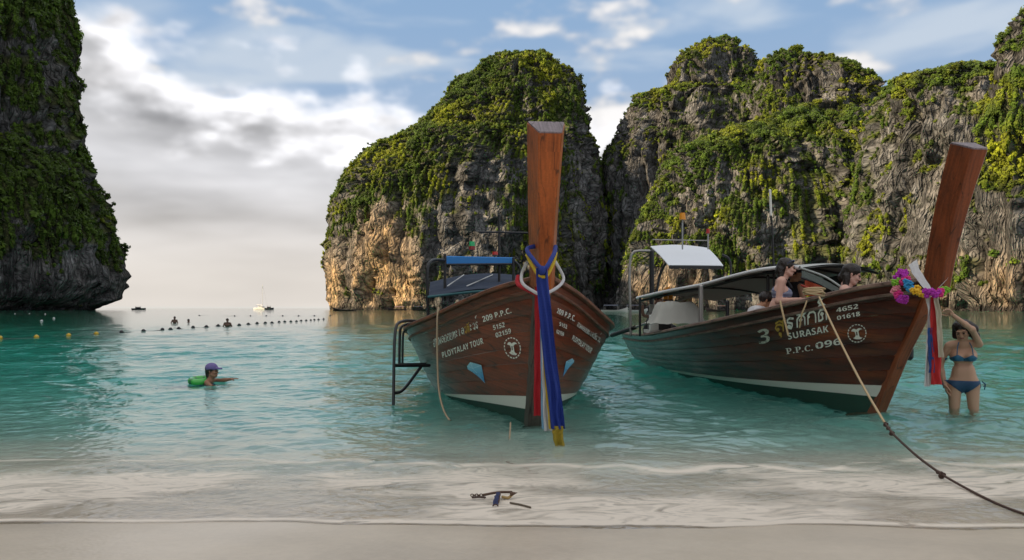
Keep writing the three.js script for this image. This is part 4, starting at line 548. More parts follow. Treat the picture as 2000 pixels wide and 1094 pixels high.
// ───────────────────────── people ─────────────────────────
// A figure is a field of tapered capsules joined smoothly, meshed by surface nets.
function nets(prims, cell, k = 0.02, cut) {
  const lo = V(1e9, 1e9, 1e9), hi = V(-1e9, -1e9, -1e9); for (const p of prims) { if (p.sub) continue; const r = Math.max(p.ra, p.rb) * (p.grow || 1) + 3 * cell; for (const q of [p.a, p.b]) { lo.min(q.clone().subScalar(r)); hi.max(q.clone().addScalar(r)); } }
  const n = [0, 1, 2].map((i) => Math.ceil((hi.getComponent(i) - lo.getComponent(i)) / cell) + 1), [nx, ny, nz] = n, F = new Float32Array(nx * ny * nz);
  const P = prims.map((p) => { const d = p.b.clone().sub(p.a); return { ax: p.a.x, ay: p.a.y, az: p.a.z, dx: d.x, dy: d.y, dz: d.z, l2: Math.max(1e-9, d.lengthSq()), ra: p.ra, rb: p.rb, sub: p.sub, s: p.s || [1, 1, 1], k: p.k || k }; });
  const field = (x, y, z) => { let f = 1e3; for (const p of P) { const qx = (x - p.ax) , qy = (y - p.ay), qz = (z - p.az), t = clamp((qx * p.dx + qy * p.dy + qz * p.dz) / p.l2), ex = (qx - t * p.dx) / p.s[0], ey = (qy - t * p.dy) / p.s[1], ez = (qz - t * p.dz) / p.s[2], d = (Math.sqrt(ex * ex + ey * ey + ez * ez) - (p.ra + (p.rb - p.ra) * t)) * Math.min(...p.s); if (p.sub) { f = Math.max(f, -d); continue; } const h = clamp(0.5 + 0.5 * (f - d) / p.k); f = f * (1 - h) + d * h - p.k * h * (1 - h); } return cut ? cut(x, y, z, f) : f; };
  for (let z = 0, i = 0; z < nz; z++) for (let y = 0; y < ny; y++) for (let x = 0; x < nx; x++, i++) F[i] = field(lo.x + x * cell, lo.y + y * cell, lo.z + z * cell);
  const vid = new Int32Array(nx * ny * nz).fill(-1), pos = [], idx = [], id = (x, y, z) => x + nx * (y + ny * z);
  for (let z = 0; z < nz - 1; z++) for (let y = 0; y < ny - 1; y++) for (let x = 0; x < nx - 1; x++) { let c = 0, sx = 0, sy = 0, sz = 0; const v = (a, b, d) => F[id(x + a, y + b, z + d)]; let m = 0; for (let q = 0; q < 8; q++) if (v(q & 1, (q >> 1) & 1, q >> 2) < 0) m |= 1 << q; if (m === 0 || m === 255) continue;
    for (let q = 0; q < 8; q++) for (const b of [1, 2, 4]) if (!(q & b)) { const r = q | b, f0 = v(q & 1, (q >> 1) & 1, q >> 2), f1 = v(r & 1, (r >> 1) & 1, r >> 2); if ((f0 < 0) !== (f1 < 0)) { const t = f0 / (f0 - f1); sx += (q & 1) + (b === 1 ? t : 0); sy += ((q >> 1) & 1) + (b === 2 ? t : 0); sz += (q >> 2) + (b === 4 ? t : 0); c++; } }
    vid[id(x, y, z)] = pos.length / 3; pos.push(lo.x + (x + sx / c) * cell, lo.y + (y + sy / c) * cell, lo.z + (z + sz / c) * cell); }
  const quad = (a, b, c, d, flip) => { if (a < 0 || b < 0 || c < 0 || d < 0) return; flip ? idx.push(a, c, b, a, d, c) : idx.push(a, b, c, a, c, d); };
  for (let z = 1; z < nz - 1; z++) for (let y = 1; y < ny - 1; y++) for (let x = 1; x < nx - 1; x++) { const f = F[id(x, y, z)] < 0;
    if (f !== F[id(x + 1, y, z)] < 0) quad(vid[id(x, y - 1, z - 1)], vid[id(x, y, z - 1)], vid[id(x, y, z)], vid[id(x, y - 1, z)], !f);
    if (f !== F[id(x, y + 1, z)] < 0) quad(vid[id(x - 1, y, z - 1)], vid[id(x - 1, y, z)], vid[id(x, y, z)], vid[id(x, y, z - 1)], !f);
    if (f !== F[id(x, y, z + 1)] < 0) quad(vid[id(x - 1, y - 1, z)], vid[id(x, y - 1, z)], vid[id(x, y, z)], vid[id(x - 1, y, z)], !f); }
  const g = new THREE.BufferGeometry(); g.setAttribute('position', new THREE.Float32BufferAttribute(pos, 3)); g.setIndex(idx);
  const nn = [], e = cell * 0.6; for (let i = 0; i < pos.length; i += 3) { const [x, y, z] = [pos[i], pos[i + 1], pos[i + 2]], q = V(field(x + e, y, z) - field(x - e, y, z), field(x, y + e, z) - field(x, y - e, z), field(x, y, z + e) - field(x, y, z - e)).normalize(); nn.push(q.x, q.y, q.z); }
  g.setAttribute('normal', new THREE.Float32BufferAttribute(nn, 3)); return g;
}
const cap = (a, b, ra, rb = ra, o = {}) => ({ a, b, ra, rb, ...o }), ball = (p, r, s, o = {}) => ({ a: p, b: p.clone().add(V(0, 1e-4, 0)), ra: r, rb: r, s, ...o });
function turned(prims, m) { return prims.map((p) => ({ ...p, a: p.a.clone().applyMatrix4(m), b: p.b.clone().applyMatrix4(m) })); }
const skinMat = (r, g, b) => new THREE.MeshPhysicalMaterial({ color: RGB(r, g, b), roughness: 0.5, specularIntensity: 0.6, sheen: 0.15, sheenColor: RGB(0.9, 0.5, 0.4) });
const hairMat = std(RGB(0.018, 0.011, 0.008), 0.45), lipMat = std(RGB(0.32, 0.09, 0.08), 0.5), eyeMat = std(RGB(0.02, 0.014, 0.012), 0.2);
// a hand: wrist w, pointing along f, palm facing n; curl bends the fingers
function hand(w, f, n, curl = 0.35, flip = 1, s = 1) {
  f = f.clone().normalize(); const side = f.clone().cross(n).normalize().multiplyScalar(flip); n = side.clone().cross(f).multiplyScalar(flip).normalize(); const out = [cap(w, w.clone().addScaledVector(f, 0.03 * s), 0.024 * s, 0.026 * s)];
  const L = [0.066, 0.074, 0.070, 0.055];
  for (let i = 0; i < 4; i++) { const o = (i - 1.5) * 0.0195 * s, k = w.clone().addScaledVector(f, 0.088 * s - Math.abs(i - 1.2) * 0.004 * s).addScaledVector(side, o); out.push(cap(w.clone().addScaledVector(f, 0.02 * s).addScaledVector(side, o * 0.7), k, 0.0135 * s, 0.0125 * s)); let p = k, ang = curl * 0.5; for (const [q, r] of [[0.45, 0.0090], [0.32, 0.0083], [0.23, 0.0076]]) { const d = f.clone().multiplyScalar(Math.cos(ang)).addScaledVector(n, Math.sin(ang)), e = p.clone().addScaledVector(d, L[i] * q * s * 1.08); out.push(cap(p, e, r * s, r * s * 0.94, { k: 0.004 })); p = e; ang += curl; } }
  const t0 = w.clone().addScaledVector(f, 0.025 * s).addScaledVector(side, -0.024 * s), t1 = t0.clone().addScaledVector(f, 0.035 * s).addScaledVector(side, -0.030 * s).addScaledVector(n, 0.012 * s), t2 = t1.clone().addScaledVector(f, 0.030 * s).addScaledVector(side, -0.008 * s).addScaledVector(n, 0.012 * s), t3 = t2.clone().addScaledVector(f, 0.022 * s).addScaledVector(n, 0.008 * s);
  out.push(cap(t0, t1, 0.0135 * s, 0.0115 * s, { k: 0.008 }), cap(t1, t2, 0.0105 * s, 0.0095 * s, { k: 0.005 }), cap(t2, t3, 0.0092 * s, 0.008 * s, { k: 0.004 })); return out;
}
// a head, face towards +z, chin down -y, its centre at 0
function headPrims(s = 1) {
  const q = (x, y, z) => V(x * s, y * s, z * s); return [ball(q(0, 0.035, -0.012), 0.078 * s, [0.93, 1.05, 1.12]), ball(q(0, -0.01, 0.03), 0.058 * s, [0.95, 1.1, 0.9]), cap(q(-0.022, -0.07, 0.05), q(0.022, -0.07, 0.05), 0.026 * s), cap(q(0, -0.085, 0.062), q(0, -0.088, 0.06), 0.016 * s), cap(q(-0.05, -0.045, 0.0), q(-0.025, -0.078, 0.045), 0.02 * s), cap(q(0.05, -0.045, 0.0), q(0.025, -0.078, 0.045), 0.02 * s),
    cap(q(0, 0.02, 0.082), q(0, -0.022, 0.103), 0.008 * s, 0.0125 * s, { k: 0.01 }), ball(q(-0.012, -0.026, 0.09), 0.009 * s, [1, 1, 1], { k: 0.006 }), ball(q(0.012, -0.026, 0.09), 0.009 * s, [1, 1, 1], { k: 0.006 }), cap(q(-0.035, 0.033, 0.07), q(0.035, 0.033, 0.07), 0.012 * s, 0.012 * s, { k: 0.012 }), ball(q(-0.034, -0.02, 0.058), 0.022 * s), ball(q(0.034, -0.02, 0.058), 0.022 * s), cap(q(-0.018, -0.052, 0.08), q(0.018, -0.052, 0.08), 0.009 * s, 0.009 * s, { k: 0.008 }),
    cap(q(-0.077, 0.012, -0.012), q(-0.073, -0.022, -0.006), 0.013 * s, 0.009 * s, { k: 0.006 }), cap(q(0.077, 0.012, -0.012), q(0.073, -0.022, -0.006), 0.013 * s, 0.009 * s, { k: 0.006 }),
    { ...ball(q(-0.031, 0.012, 0.098), 0.0135 * s), sub: true }, { ...ball(q(0.031, 0.012, 0.098), 0.0135 * s), sub: true }];
}
// joints in metres in the person's own axes; builds the person group with body, eyes, lips, hair and clothes
function person(o) {
  const g = base('person', o.pos, o.turn || 0); tag(g, o.label, 'person', o.group); const J = o.joints, S = o.scale || 1, pr = [], w = o.build || 1, cell = o.cell || 0.012;
  const hm = new THREE.Matrix4().compose(J.head, new THREE.Quaternion().setFromEuler(new THREE.Euler(o.nod || 0, o.look || 0, o.tilt || 0, 'YXZ')), V(1, 1, 1));
  const ch = J.chest, pe = J.pelvis, nk = J.neck, sL = J.arms.map((a) => a[0]), mid = pe.clone().lerp(ch, 0.5), across = sL[1].clone().sub(sL[0]).normalize(), fw = across.clone().cross(nk.clone().sub(pe).normalize()).negate();
  const fwd = V(0, 0, 0).copy(across).cross(nk.clone().sub(pe).normalize()).normalize();
  const male = o.male ? 1 : 0, hipW = (male ? 0.085 : 0.10) * w, cw = (male ? 0.105 : 0.085) * w;
  pr.push(cap(pe.clone().addScaledVector(across, -hipW * 0.85), pe.clone().addScaledVector(across, hipW * 0.85), 0.098 * w, 0.098 * w, { k: 0.05 }), cap(pe.clone().lerp(mid, 0.55).addScaledVector(across, -0.05 * w), pe.clone().lerp(mid, 0.55).addScaledVector(across, 0.05 * w), 0.088 * w, 0.088 * w, { k: 0.06 }), cap(mid.clone().addScaledVector(across, -0.048 * w), mid.clone().addScaledVector(across, 0.048 * w), 0.082 * w, 0.082 * w, { k: 0.06 }),
    cap(ch.clone().addScaledVector(across, -cw * 0.85), ch.clone().addScaledVector(across, cw * 0.85), 0.092 * w, 0.092 * w, { k: 0.06 }), cap(sL[0].clone().lerp(nk, 0.25), sL[1].clone().lerp(nk, 0.25), 0.052 * w, 0.052 * w, { k: 0.05 }), cap(nk.clone().lerp(ch, 0.3), J.head.clone().addScaledVector(V(0, -1, 0), 0.05), 0.055, 0.048, { k: 0.03 }));
  if (!male) for (const s of [-1, 1]) pr.push(ball(ch.clone().addScaledVector(across, s * 0.075 * w).addScaledVector(fwd, 0.075).add(V(0, -0.015, 0)), 0.062 * w, undefined, { k: 0.03 }), ball(pe.clone().addScaledVector(across, s * 0.07).addScaledVector(fwd, -0.06).add(V(0, -0.03, 0)), 0.08 * w, undefined, { k: 0.04 }));
  const handG = [];
  J.arms.forEach(([s, e, h], i) => { const f = h.clone().sub(e).normalize(); pr.push(cap(s, e, 0.046 * w, 0.036 * w, { k: 0.03 }), cap(e, e.clone().lerp(h, 0.35), 0.037 * w, 0.036 * w, { k: 0.03 }), cap(e.clone().lerp(h, 0.35), h, 0.036 * w, 0.024, { k: 0.02 })); const hd = o.hands && o.hands[i]; const prH = hand(h, hd?.f || f, hd?.n || V(0, -1, 0.01), hd?.curl ?? 0.4, hd?.flip ?? (i ? 1 : -1), S * 0.95); if (!o.coarse) handG.push(nets(prH, 0.0045, 0.008)); else pr.push(cap(h, h.clone().addScaledVector(f, 0.12), 0.028, 0.02)); });
  (J.legs || []).forEach(([hp, kn, an, toe]) => { pr.push(cap(hp, kn, 0.088 * w, 0.055 * w, { k: 0.04 }), cap(kn, kn.clone().lerp(an, 0.35), 0.054 * w, 0.052 * w, { k: 0.03 }), cap(kn.clone().lerp(an, 0.35), an, 0.052 * w, 0.034, { k: 0.03 })); if (toe) pr.push(cap(an, toe, 0.036, 0.028, { k: 0.02 })); });
  const headG = nets([...turned(headPrims(S), hm), cap(J.head.clone().add(V(0, -0.05, -0.005)), nk, 0.05, 0.054, { k: 0.03 })], o.coarse ? 0.012 : 0.0055, 0.018);
  const skin = o.skin || skinMat(0.42, 0.22, 0.14);
  mesh('body', merge([nets(pr, cell, 0.03), headG, ...handG]), skin, g);
  const q = (x, y, z) => V(x * S, y * S, z * S).applyMatrix4(hm);
  if (!o.coarse) { for (const s of [-1, 1]) { mesh('eye', new THREE.SphereGeometry(0.0105 * S, 12, 8).translate(...q(s * 0.031, 0.012, 0.086).toArray()), eyeMat, g); mesh('eyebrow', tube([q(s * 0.018, 0.032, 0.088), q(s * 0.033, 0.037, 0.085), q(s * 0.048, 0.031, 0.072)], 0.0035, 5, 8), hairMat, g); } mesh('lips', tube([q(-0.02, -0.052, 0.086), q(0, -0.05, 0.0935), q(0.02, -0.052, 0.086)], 0.0052, 6, 10), lipMat, g); }
  // clothes lie a few millimetres off the body
  const shell = (name, off, mat, test) => mesh(name, nets(pr.map((p) => ({ ...p, ra: p.ra + off, rb: p.rb + off })), cell, 0.03, (x, y, z, f) => Math.max(f, test(V(x, y, z)))), mat, g);
  return { g, hm, q, pr, shell, across, fwd, J, S };
}
const strands = (g) => { const p = g.attributes.position, n = g.attributes.normal; for (let i = 0; i < p.count; i++) { const x = p.getX(i), y = p.getY(i), z = p.getZ(i), d = 0.009 * ridged(x * 75 + 3 * noise(x * 9, y * 9, z * 9), y * 9, z * 75, 2) + 0.006 * noise(x * 30, y * 6, z * 30); p.setXYZ(i, x + n.getX(i) * d, y + n.getY(i) * d, z + n.getZ(i) * d); } g.computeVertexNormals(); return g; };
const hair = (P, extra, mat = hairMat) => mesh('hair', strands(nets([...turned([ball(V(0, 0.052, -0.022).multiplyScalar(P.S), 0.088 * P.S, [0.95, 0.98, 1.1]), ...extra.filter((e) => !e.world)], P.hm), ...extra.filter((e) => e.world), ...turned([{ ...ball(V(0, -0.012, 0.11).multiplyScalar(P.S), 0.078 * P.S, [0.9, 1.15, 1]), sub: true }], P.hm)], 0.007, 0.02)), mat, P.g);

// woman standing in the water beside the right boat, reaching up
{
  const d = 9.66, p = at(1882, 602, d); p.y = -0.58; const tan = skinMat(0.50, 0.29, 0.19);
  const sR = V(-0.165, 1.325, 0.0), sL2 = V(0.165, 1.35, 0.02);
  const P = person({ pos: p, turn: -0.38, skin: tan, cell: 0.011, label: 'woman in a blue bikini standing thigh deep, one arm raised to the garland', nod: 0.5, look: -0.25, tilt: 0.12, build: 0.9,
    joints: { pelvis: V(0, 0.88, 0), chest: V(0.0, 1.21, 0.0), neck: V(-0.005, 1.395, 0.0), head: V(-0.02, 1.505, 0.035), arms: [[sR, V(-0.24, 1.08, -0.06), V(-0.20, 0.86, 0.02)], [sL2, V(0.06, 1.53, 0.22), V(-0.16, 1.70, 0.36)]], legs: [[V(-0.095, 0.84, 0), V(-0.10, 0.46, 0.02), V(-0.10, 0.09, -0.02), V(-0.11, 0.03, 0.13)], [V(0.095, 0.84, 0), V(0.105, 0.46, 0.03), V(0.11, 0.09, -0.01), V(0.13, 0.03, 0.14)]] },
    hands: [{ curl: 0.3, n: V(1, 0, 0) }, { curl: 0.5, n: V(0, -0.6, 0.8) }] });
  hair(P, [cap(V(0.03, 0.05, -0.05), V(0.085, -0.03, -0.05), 0.062, 0.058), cap(V(-0.05, 0.05, -0.04), V(-0.075, -0.06, 0.0), 0.045, 0.035), cap(V(0.06, 0.0, -0.06), V(0.115, -0.10, -0.05), 0.065, 0.05), cap(V(0.05, 0.06, -0.03), V(0.11, 0.0, -0.03), 0.06, 0.06)]);
  const blue = cloth(0.015, 0.105, 0.19, 0.6), navy = cloth(0.018, 0.06, 0.13, 0.6);
  P.shell('bikini_top', 0.007, blue, (v) => { const top = 1.225 - 1.1 * Math.pow(Math.abs(Math.abs(v.x) - 0.075), 1.25) * (v.z > 0 ? 1 : 0.2) + (v.z < 0 ? -0.03 : 0.0); return Math.max(v.y - top, 1.145 - v.y, Math.abs(v.x) - 0.2); });
  for (const s of [-1, 1]) mesh('strap', tube([V(s * 0.085, 1.22, 0.13), V(s * 0.075, 1.31, 0.095), V(s * 0.045, 1.385, 0.03), V(0, 1.39, -0.05)], 0.006, 6, 20), blue, P.g);
  P.shell('bikini_bottom', 0.007, navy, (v) => { const ax = Math.abs(v.x), leg = v.z > 0 ? 0.755 + 0.78 * ax : 0.745 + 0.45 * ax; return Math.max(v.y - 0.915, leg - v.y - 0.01, 0.74 - v.y); });
  for (const s of [-1, 1]) for (const k of [0, 1]) mesh('tie', capped([V(s * 0.195, 0.905, 0.01), V(s * (0.222 + 0.01 * k), 0.87, 0.03 - 0.03 * k), V(s * 0.215, 0.815 + 0.03 * k, 0.03 - 0.05 * k)], 0.006), navy, P.g);
}
// woman with a striped top leaning on the rail of the right boat
{
  const p = at(1527, 602, 10.75); p.y = 0.43; const T = Math.PI / 2 - 0.25;   // faces along +x, a little towards us
  const P = person({ pos: p, turn: T, skin: skinMat(0.64, 0.37, 0.28), label: 'woman in a striped bikini top leaning on the rail of the right boat', nod: 0.12, build: 1.1,
    joints: { pelvis: V(0, 0.66, -0.08), chest: V(0, 0.99, -0.02), neck: V(0, 1.175, 0.01), head: V(0, 1.30, 0.07), arms: [[V(-0.185, 1.12, -0.02), V(-0.23, 0.86, -0.06), V(-0.2, 0.885, 0.19)].reverse().reverse(), [V(0.185, 1.115, -0.02), V(0.24, 0.865, -0.07), V(0.215, 0.885, 0.20)]], legs: [[V(-0.1, 0.62, -0.08), V(-0.1, 0.26, 0.12), V(-0.1, 0.0, -0.12), V(-0.1, -0.06, 0.0)], [V(0.1, 0.62, -0.08), V(0.1, 0.26, 0.12), V(0.1, 0.0, -0.12), V(0.1, -0.06, 0.0)]] }, hands: [{ curl: 0.4 }, { curl: 0.4 }] });
  hair(P, [cap(V(0, 0.06, -0.06), V(0.0, -0.04, -0.09), 0.07, 0.06), cap(V(0.03, -0.02, -0.08), V(0.05, -0.15, -0.07), 0.055, 0.03), cap(V(-0.03, -0.02, -0.08), V(-0.04, -0.15, -0.07), 0.05, 0.03)]);
  const stripe = (() => { const t = canvasOf(64, 64, (x) => { x.fillStyle = '#1c2b5e'; x.fillRect(0, 0, 64, 64); x.fillStyle = '#c9cbd6'; for (let i = 0; i < 4; i++) x.fillRect(0, i * 16, 64, 6); }); const c = new THREE.CanvasTexture(t); c.wrapS = c.wrapT = THREE.RepeatWrapping; c.colorSpace = THREE.SRGBColorSpace; return c; })();
  const sm = new THREE.MeshStandardMaterial({ map: stripe, roughness: 0.8 }), top = P.shell('striped_top', 0.007, sm, (v) => Math.max(v.y - (1.06 - 0.9 * Math.abs(Math.abs(v.x) - 0.08)), 0.905 - v.y)); { const a = top.geometry.attributes.position, u = []; for (let i = 0; i < a.count; i++) u.push(a.getX(i) * 3, a.getY(i) * 14); top.geometry.setAttribute('uv', new THREE.Float32BufferAttribute(u, 2)); }
  for (const s of [-1, 1]) mesh('strap', tube([V(s * 0.085, 1.04, 0.13), V(s * 0.075, 1.12, 0.08), V(s * 0.04, 1.19, 0.0), V(0, 1.19, -0.05)], 0.006, 6, 20), M.black, P.g);
  P.shell('shorts', 0.009, cloth(0.03, 0.035, 0.06), (v) => Math.max(v.y - 0.74, 0.46 - v.y));
  mesh('sunglasses', merge([-1, 1].map((s) => { const q = P.q(s * 0.035, 0.105, 0.068); return new THREE.SphereGeometry(0.028, 12, 8).scale(1, 0.75, 0.45).translate(q.x, q.y, q.z); }).concat([tube([P.q(-0.085, 0.06, -0.02), P.q(-0.06, 0.105, 0.05), P.q(0, 0.11, 0.08), P.q(0.06, 0.105, 0.05), P.q(0.085, 0.06, -0.02)], 0.006, 6, 24)])), std(RGB(0.03, 0.045, 0.09), 0.12), P.g);
}
// the person behind her, forearm up
{
  const p = at(1556, 602, 11.4); p.y = 0.44;
  const P = person({ pos: p, turn: Math.PI / 2 + 0.15, skin: skinMat(0.46, 0.25, 0.15), label: 'person in a dark top behind the striped woman, forearm raised', build: 1.0, male: true,
    joints: { pelvis: V(0, 0.60, -0.1), chest: V(0, 0.93, -0.07), neck: V(0, 1.13, -0.05), head: V(0, 1.25, -0.02), arms: [[V(-0.2, 1.06, -0.06), V(-0.24, 0.8, 0.0), V(-0.2, 0.78, 0.24)], [V(0.2, 1.06, -0.06), V(0.22, 0.82, 0.10), V(0.19, 1.04, 0.20)]], legs: [[V(-0.1, 0.56, -0.08), V(-0.1, 0.36, 0.22), V(-0.1, 0.06, 0.1), V(-0.1, 0.02, 0.22)], [V(0.1, 0.56, -0.08), V(0.1, 0.36, 0.22), V(0.1, 0.06, 0.1), V(0.1, 0.02, 0.22)]] }, hands: [{ curl: 0.4 }, { curl: 0.5, n: V(0, 0.2, 1) }] });
  hair(P, []); P.shell('top', 0.010, cloth(0.03, 0.03, 0.035), (v) => Math.max(v.y - 1.13, 0.58 - v.y, Math.abs(v.x) - 0.215)); P.shell('shorts', 0.009, cloth(0.05, 0.05, 0.07), (v) => Math.max(v.y - 0.6, 0.22 - v.y, v.z - 0.3));
}
// woman sitting in the bow
{
  const p = at(1652, 602, 9.6); p.y = 0.44;
  const P = person({ pos: p, turn: Math.PI / 2 - 0.35, skin: skinMat(0.64, 0.37, 0.29), label: 'bare-shouldered woman sitting in the bow of the right boat, head lowered', nod: 0.35, build: 1.0,
    joints: { pelvis: V(0, 0.52, -0.06), chest: V(0, 0.85, -0.02), neck: V(0, 1.04, 0.0), head: V(0, 1.15, 0.07), arms: [[V(-0.175, 0.97, -0.02), V(-0.23, 0.73, 0.03), V(-0.14, 0.64, 0.24)], [V(0.175, 0.97, -0.02), V(0.24, 0.73, 0.03), V(0.15, 0.64, 0.24)]], legs: [[V(-0.1, 0.49, -0.05), V(-0.11, 0.46, 0.36), V(-0.1, 0.06, 0.32), V(-0.1, 0.02, 0.45)], [V(0.1, 0.49, -0.05), V(0.11, 0.46, 0.36), V(0.1, 0.06, 0.32), V(0.1, 0.02, 0.45)]] } });
  hair(P, [cap(V(0, 0.05, -0.06), V(0.02, -0.05, -0.08), 0.068, 0.06), cap(V(0.04, -0.03, -0.05), V(0.075, -0.16, -0.01), 0.05, 0.032), cap(V(-0.04, -0.03, -0.05), V(-0.06, -0.14, -0.03), 0.045, 0.03)]);
  P.shell('swimsuit', 0.007, cloth(0.05, 0.012, 0.015), (v) => Math.max(v.y - 0.885, 0.42 - v.y, v.z - 0.14));
}
// man in a white shirt under the canopy
{
  const p = at(1474, 602, 11.2); p.y = 0.34;
  const P = person({ pos: p, turn: Math.PI / 2 - 0.1, skin: skinMat(0.46, 0.23, 0.13), label: 'man in a white shirt bending forward under the canopy of the right boat', nod: 0.45, build: 1.05, male: true,
    joints: { pelvis: V(0, 0.42, -0.16), chest: V(0, 0.71, -0.03), neck: V(0, 0.87, 0.06), head: V(0, 0.955, 0.155), arms: [[V(-0.2, 0.81, 0.0), V(-0.25, 0.58, 0.1), V(-0.15, 0.52, 0.34)], [V(0.2, 0.81, 0.0), V(0.25, 0.58, 0.1), V(0.15, 0.52, 0.34)]], legs: [[V(-0.1, 0.38, -0.14), V(-0.12, 0.42, 0.28), V(-0.1, 0.06, 0.22), V(-0.1, 0.02, 0.36)], [V(0.1, 0.38, -0.14), V(0.12, 0.42, 0.28), V(0.1, 0.06, 0.22), V(0.1, 0.02, 0.36)]] } });
  hair(P, []); P.shell('shirt', 0.014, cloth(0.62, 0.60, 0.60), (v) => Math.max(v.y - 0.90 + 0.3 * Math.max(0, v.z - 0.06), 0.40 - v.y, v.z - 0.17, Math.abs(v.x) - 0.235)); P.shell('shorts', 0.011, cloth(0.04, 0.045, 0.06), (v) => Math.max(v.y - 0.43, 0.28 - v.y, v.z - 0.2));
}
// boatman at the stern
{
  const p = at(1281, 602, 15.7); p.y = 0.34;
  const P = person({ pos: p, turn: Math.PI / 2 - 0.6, skin: skinMat(0.16, 0.075, 0.045), label: 'boatman in dark clothes crouching by the engine of the right boat', nod: 0.3, male: true, coarse: true, cell: 0.014,
    joints: { pelvis: V(0, 0.42, -0.12), chest: V(0, 0.74, -0.05), neck: V(0, 0.92, 0.0), head: V(0, 1.03, 0.05), arms: [[V(-0.2, 0.86, -0.02), V(-0.24, 0.6, 0.06), V(-0.16, 0.5, 0.3)], [V(0.2, 0.86, -0.02), V(0.26, 0.62, 0.08), V(0.2, 0.46, 0.3)]], legs: [[V(-0.1, 0.38, -0.1), V(-0.14, 0.46, 0.3), V(-0.12, 0.06, 0.2), V(-0.12, 0.02, 0.34)], [V(0.1, 0.38, -0.1), V(0.14, 0.46, 0.3), V(0.12, 0.06, 0.2), V(0.12, 0.02, 0.34)]] } });
  hair(P, []); P.shell('shirt', 0.014, cloth(0.015, 0.015, 0.02), (v) => Math.max(v.y - 0.93, 0.40 - v.y, Math.abs(v.x) - 0.26)); P.shell('trousers', 0.012, cloth(0.02, 0.02, 0.022), (v) => Math.max(v.y - 0.45, 0.12 - v.y));
}
// child swimming with a ring
{
  const p = at(411, 602, 12.9); p.y = -0.62;
  const P = person({ pos: p, turn: Math.PI / 2 - 0.1, skin: skinMat(0.30, 0.15, 0.09), label: 'child with a purple cap swimming, one arm stretched out over the water', nod: -0.05, scale: 0.92, build: 0.8,
    joints: { pelvis: V(0, 0.28, -0.25), chest: V(0, 0.54, -0.06), neck: V(0, 0.68, 0.0), head: V(0, 0.80, 0.03), arms: [[V(-0.13, 0.635, 0.0), V(-0.2, 0.56, 0.14), V(-0.15, 0.54, 0.3)], [V(0.13, 0.645, 0.0), V(0.12, 0.655, 0.16), V(0.09, 0.675, 0.30)]], legs: [[V(-0.07, 0.26, -0.26), V(-0.09, 0.12, -0.5), V(-0.08, 0.02, -0.75), V(-0.08, 0.0, -0.85)], [V(0.07, 0.26, -0.26), V(0.09, 0.2, -0.52), V(0.08, 0.1, -0.78), V(0.08, 0.08, -0.88)]] }, hands: [{}, { curl: 0.15 }] });
  hair(P, [cap(V(0, 0.0, -0.06), V(0, -0.06, -0.06), 0.05, 0.045)]);
  mesh('cap', nets(turned([ball(V(0, 0.062, -0.012), 0.092, [0.96, 0.9, 1.1]), cap(V(-0.03, 0.052, 0.08), V(-0.02, 0.042, 0.15), 0.016, 0.012), cap(V(0.03, 0.052, 0.08), V(0.02, 0.042, 0.15), 0.016, 0.012), cap(V(0, 0.055, 0.08), V(0, 0.045, 0.16), 0.016, 0.012), { ...cap(V(-0.2, -0.07, 0), V(0.2, -0.07, 0), 0.115), sub: true }], P.hm), 0.006, 0.012), cloth(0.16, 0.12, 0.30, 0.8), P.g);
  P.shell('swimsuit', 0.006, cloth(0.05, 0.05, 0.2), (v) => Math.max(v.y - 0.6, 0.2 - v.y, Math.abs(v.x) - 0.14));
  const rp = at(391, 602, 12.95); rp.y = 0.035; const ring = base('swim_ring', rp, 0.2); ring.rotation.x = 0.12; tag(ring, 'green inflatable swim ring floating behind the child with the cap', 'swim ring'); mesh('tube', new THREE.TorusGeometry(0.135, 0.055, 16, 48).rotateX(Math.PI / 2), new THREE.MeshPhysicalMaterial({ color: RGB(0.05, 0.42, 0.05), roughness: 0.3, clearcoat: 0.4 }), ring); for (const a of [0.4, 2.2, 3.6, 5]) mesh('stripe', new THREE.TorusGeometry(0.135, 0.0565, 12, 6, 0.35).rotateZ(a).rotateX(Math.PI / 2), std(RGB(0.03, 0.18, 0.05), 0.35), ring); mesh('valve', new THREE.CylinderGeometry(0.008, 0.01, 0.025, 8).translate(0.1, 0.06, 0), M.white, ring);
}
// far bathers by the buoy line
[[341, 631, 0, 'bather standing by the far buoy line, leftmost of the three', 0.06], [368, 629.5, 1.2, 'bather low in the water right of the leftmost far bather', -0.2], [444, 638, 0.5, 'bather standing just beyond the buoys, rightmost of the three', 0.06]].forEach(([x, y, t, label, up]) => {
  const d = 1884 / (y - 602), p = at(x, 602, d); p.y = -1.16 + up;
  const P = person({ pos: p, turn: t, skin: skinMat(0.13, 0.07, 0.05), label, coarse: true, cell: 0.02, male: true, joints: { pelvis: V(0, 0.86, 0), chest: V(0, 1.2, 0), neck: V(0, 1.38, 0), head: V(0, 1.5, 0.02), arms: [[V(-0.19, 1.32, 0), V(-0.27, 1.1, 0.05), V(-0.22, 0.95, 0.2)], [V(0.19, 1.32, 0), V(0.27, 1.1, 0.05), V(0.24, 0.95, 0.2)]], legs: [[V(-0.09, 0.82, 0), V(-0.1, 0.45, 0), V(-0.1, 0.08, 0)], [V(0.09, 0.82, 0), V(0.1, 0.45, 0), V(0.1, 0.08, 0)]] } });
  hair(P, [cap(V(0, 0.02, -0.05), V(0, -0.05, -0.06), 0.06, 0.05)]); P.shell('shorts', 0.012, M.dark, (v) => Math.max(v.y - 0.92, 0.5 - v.y));
});
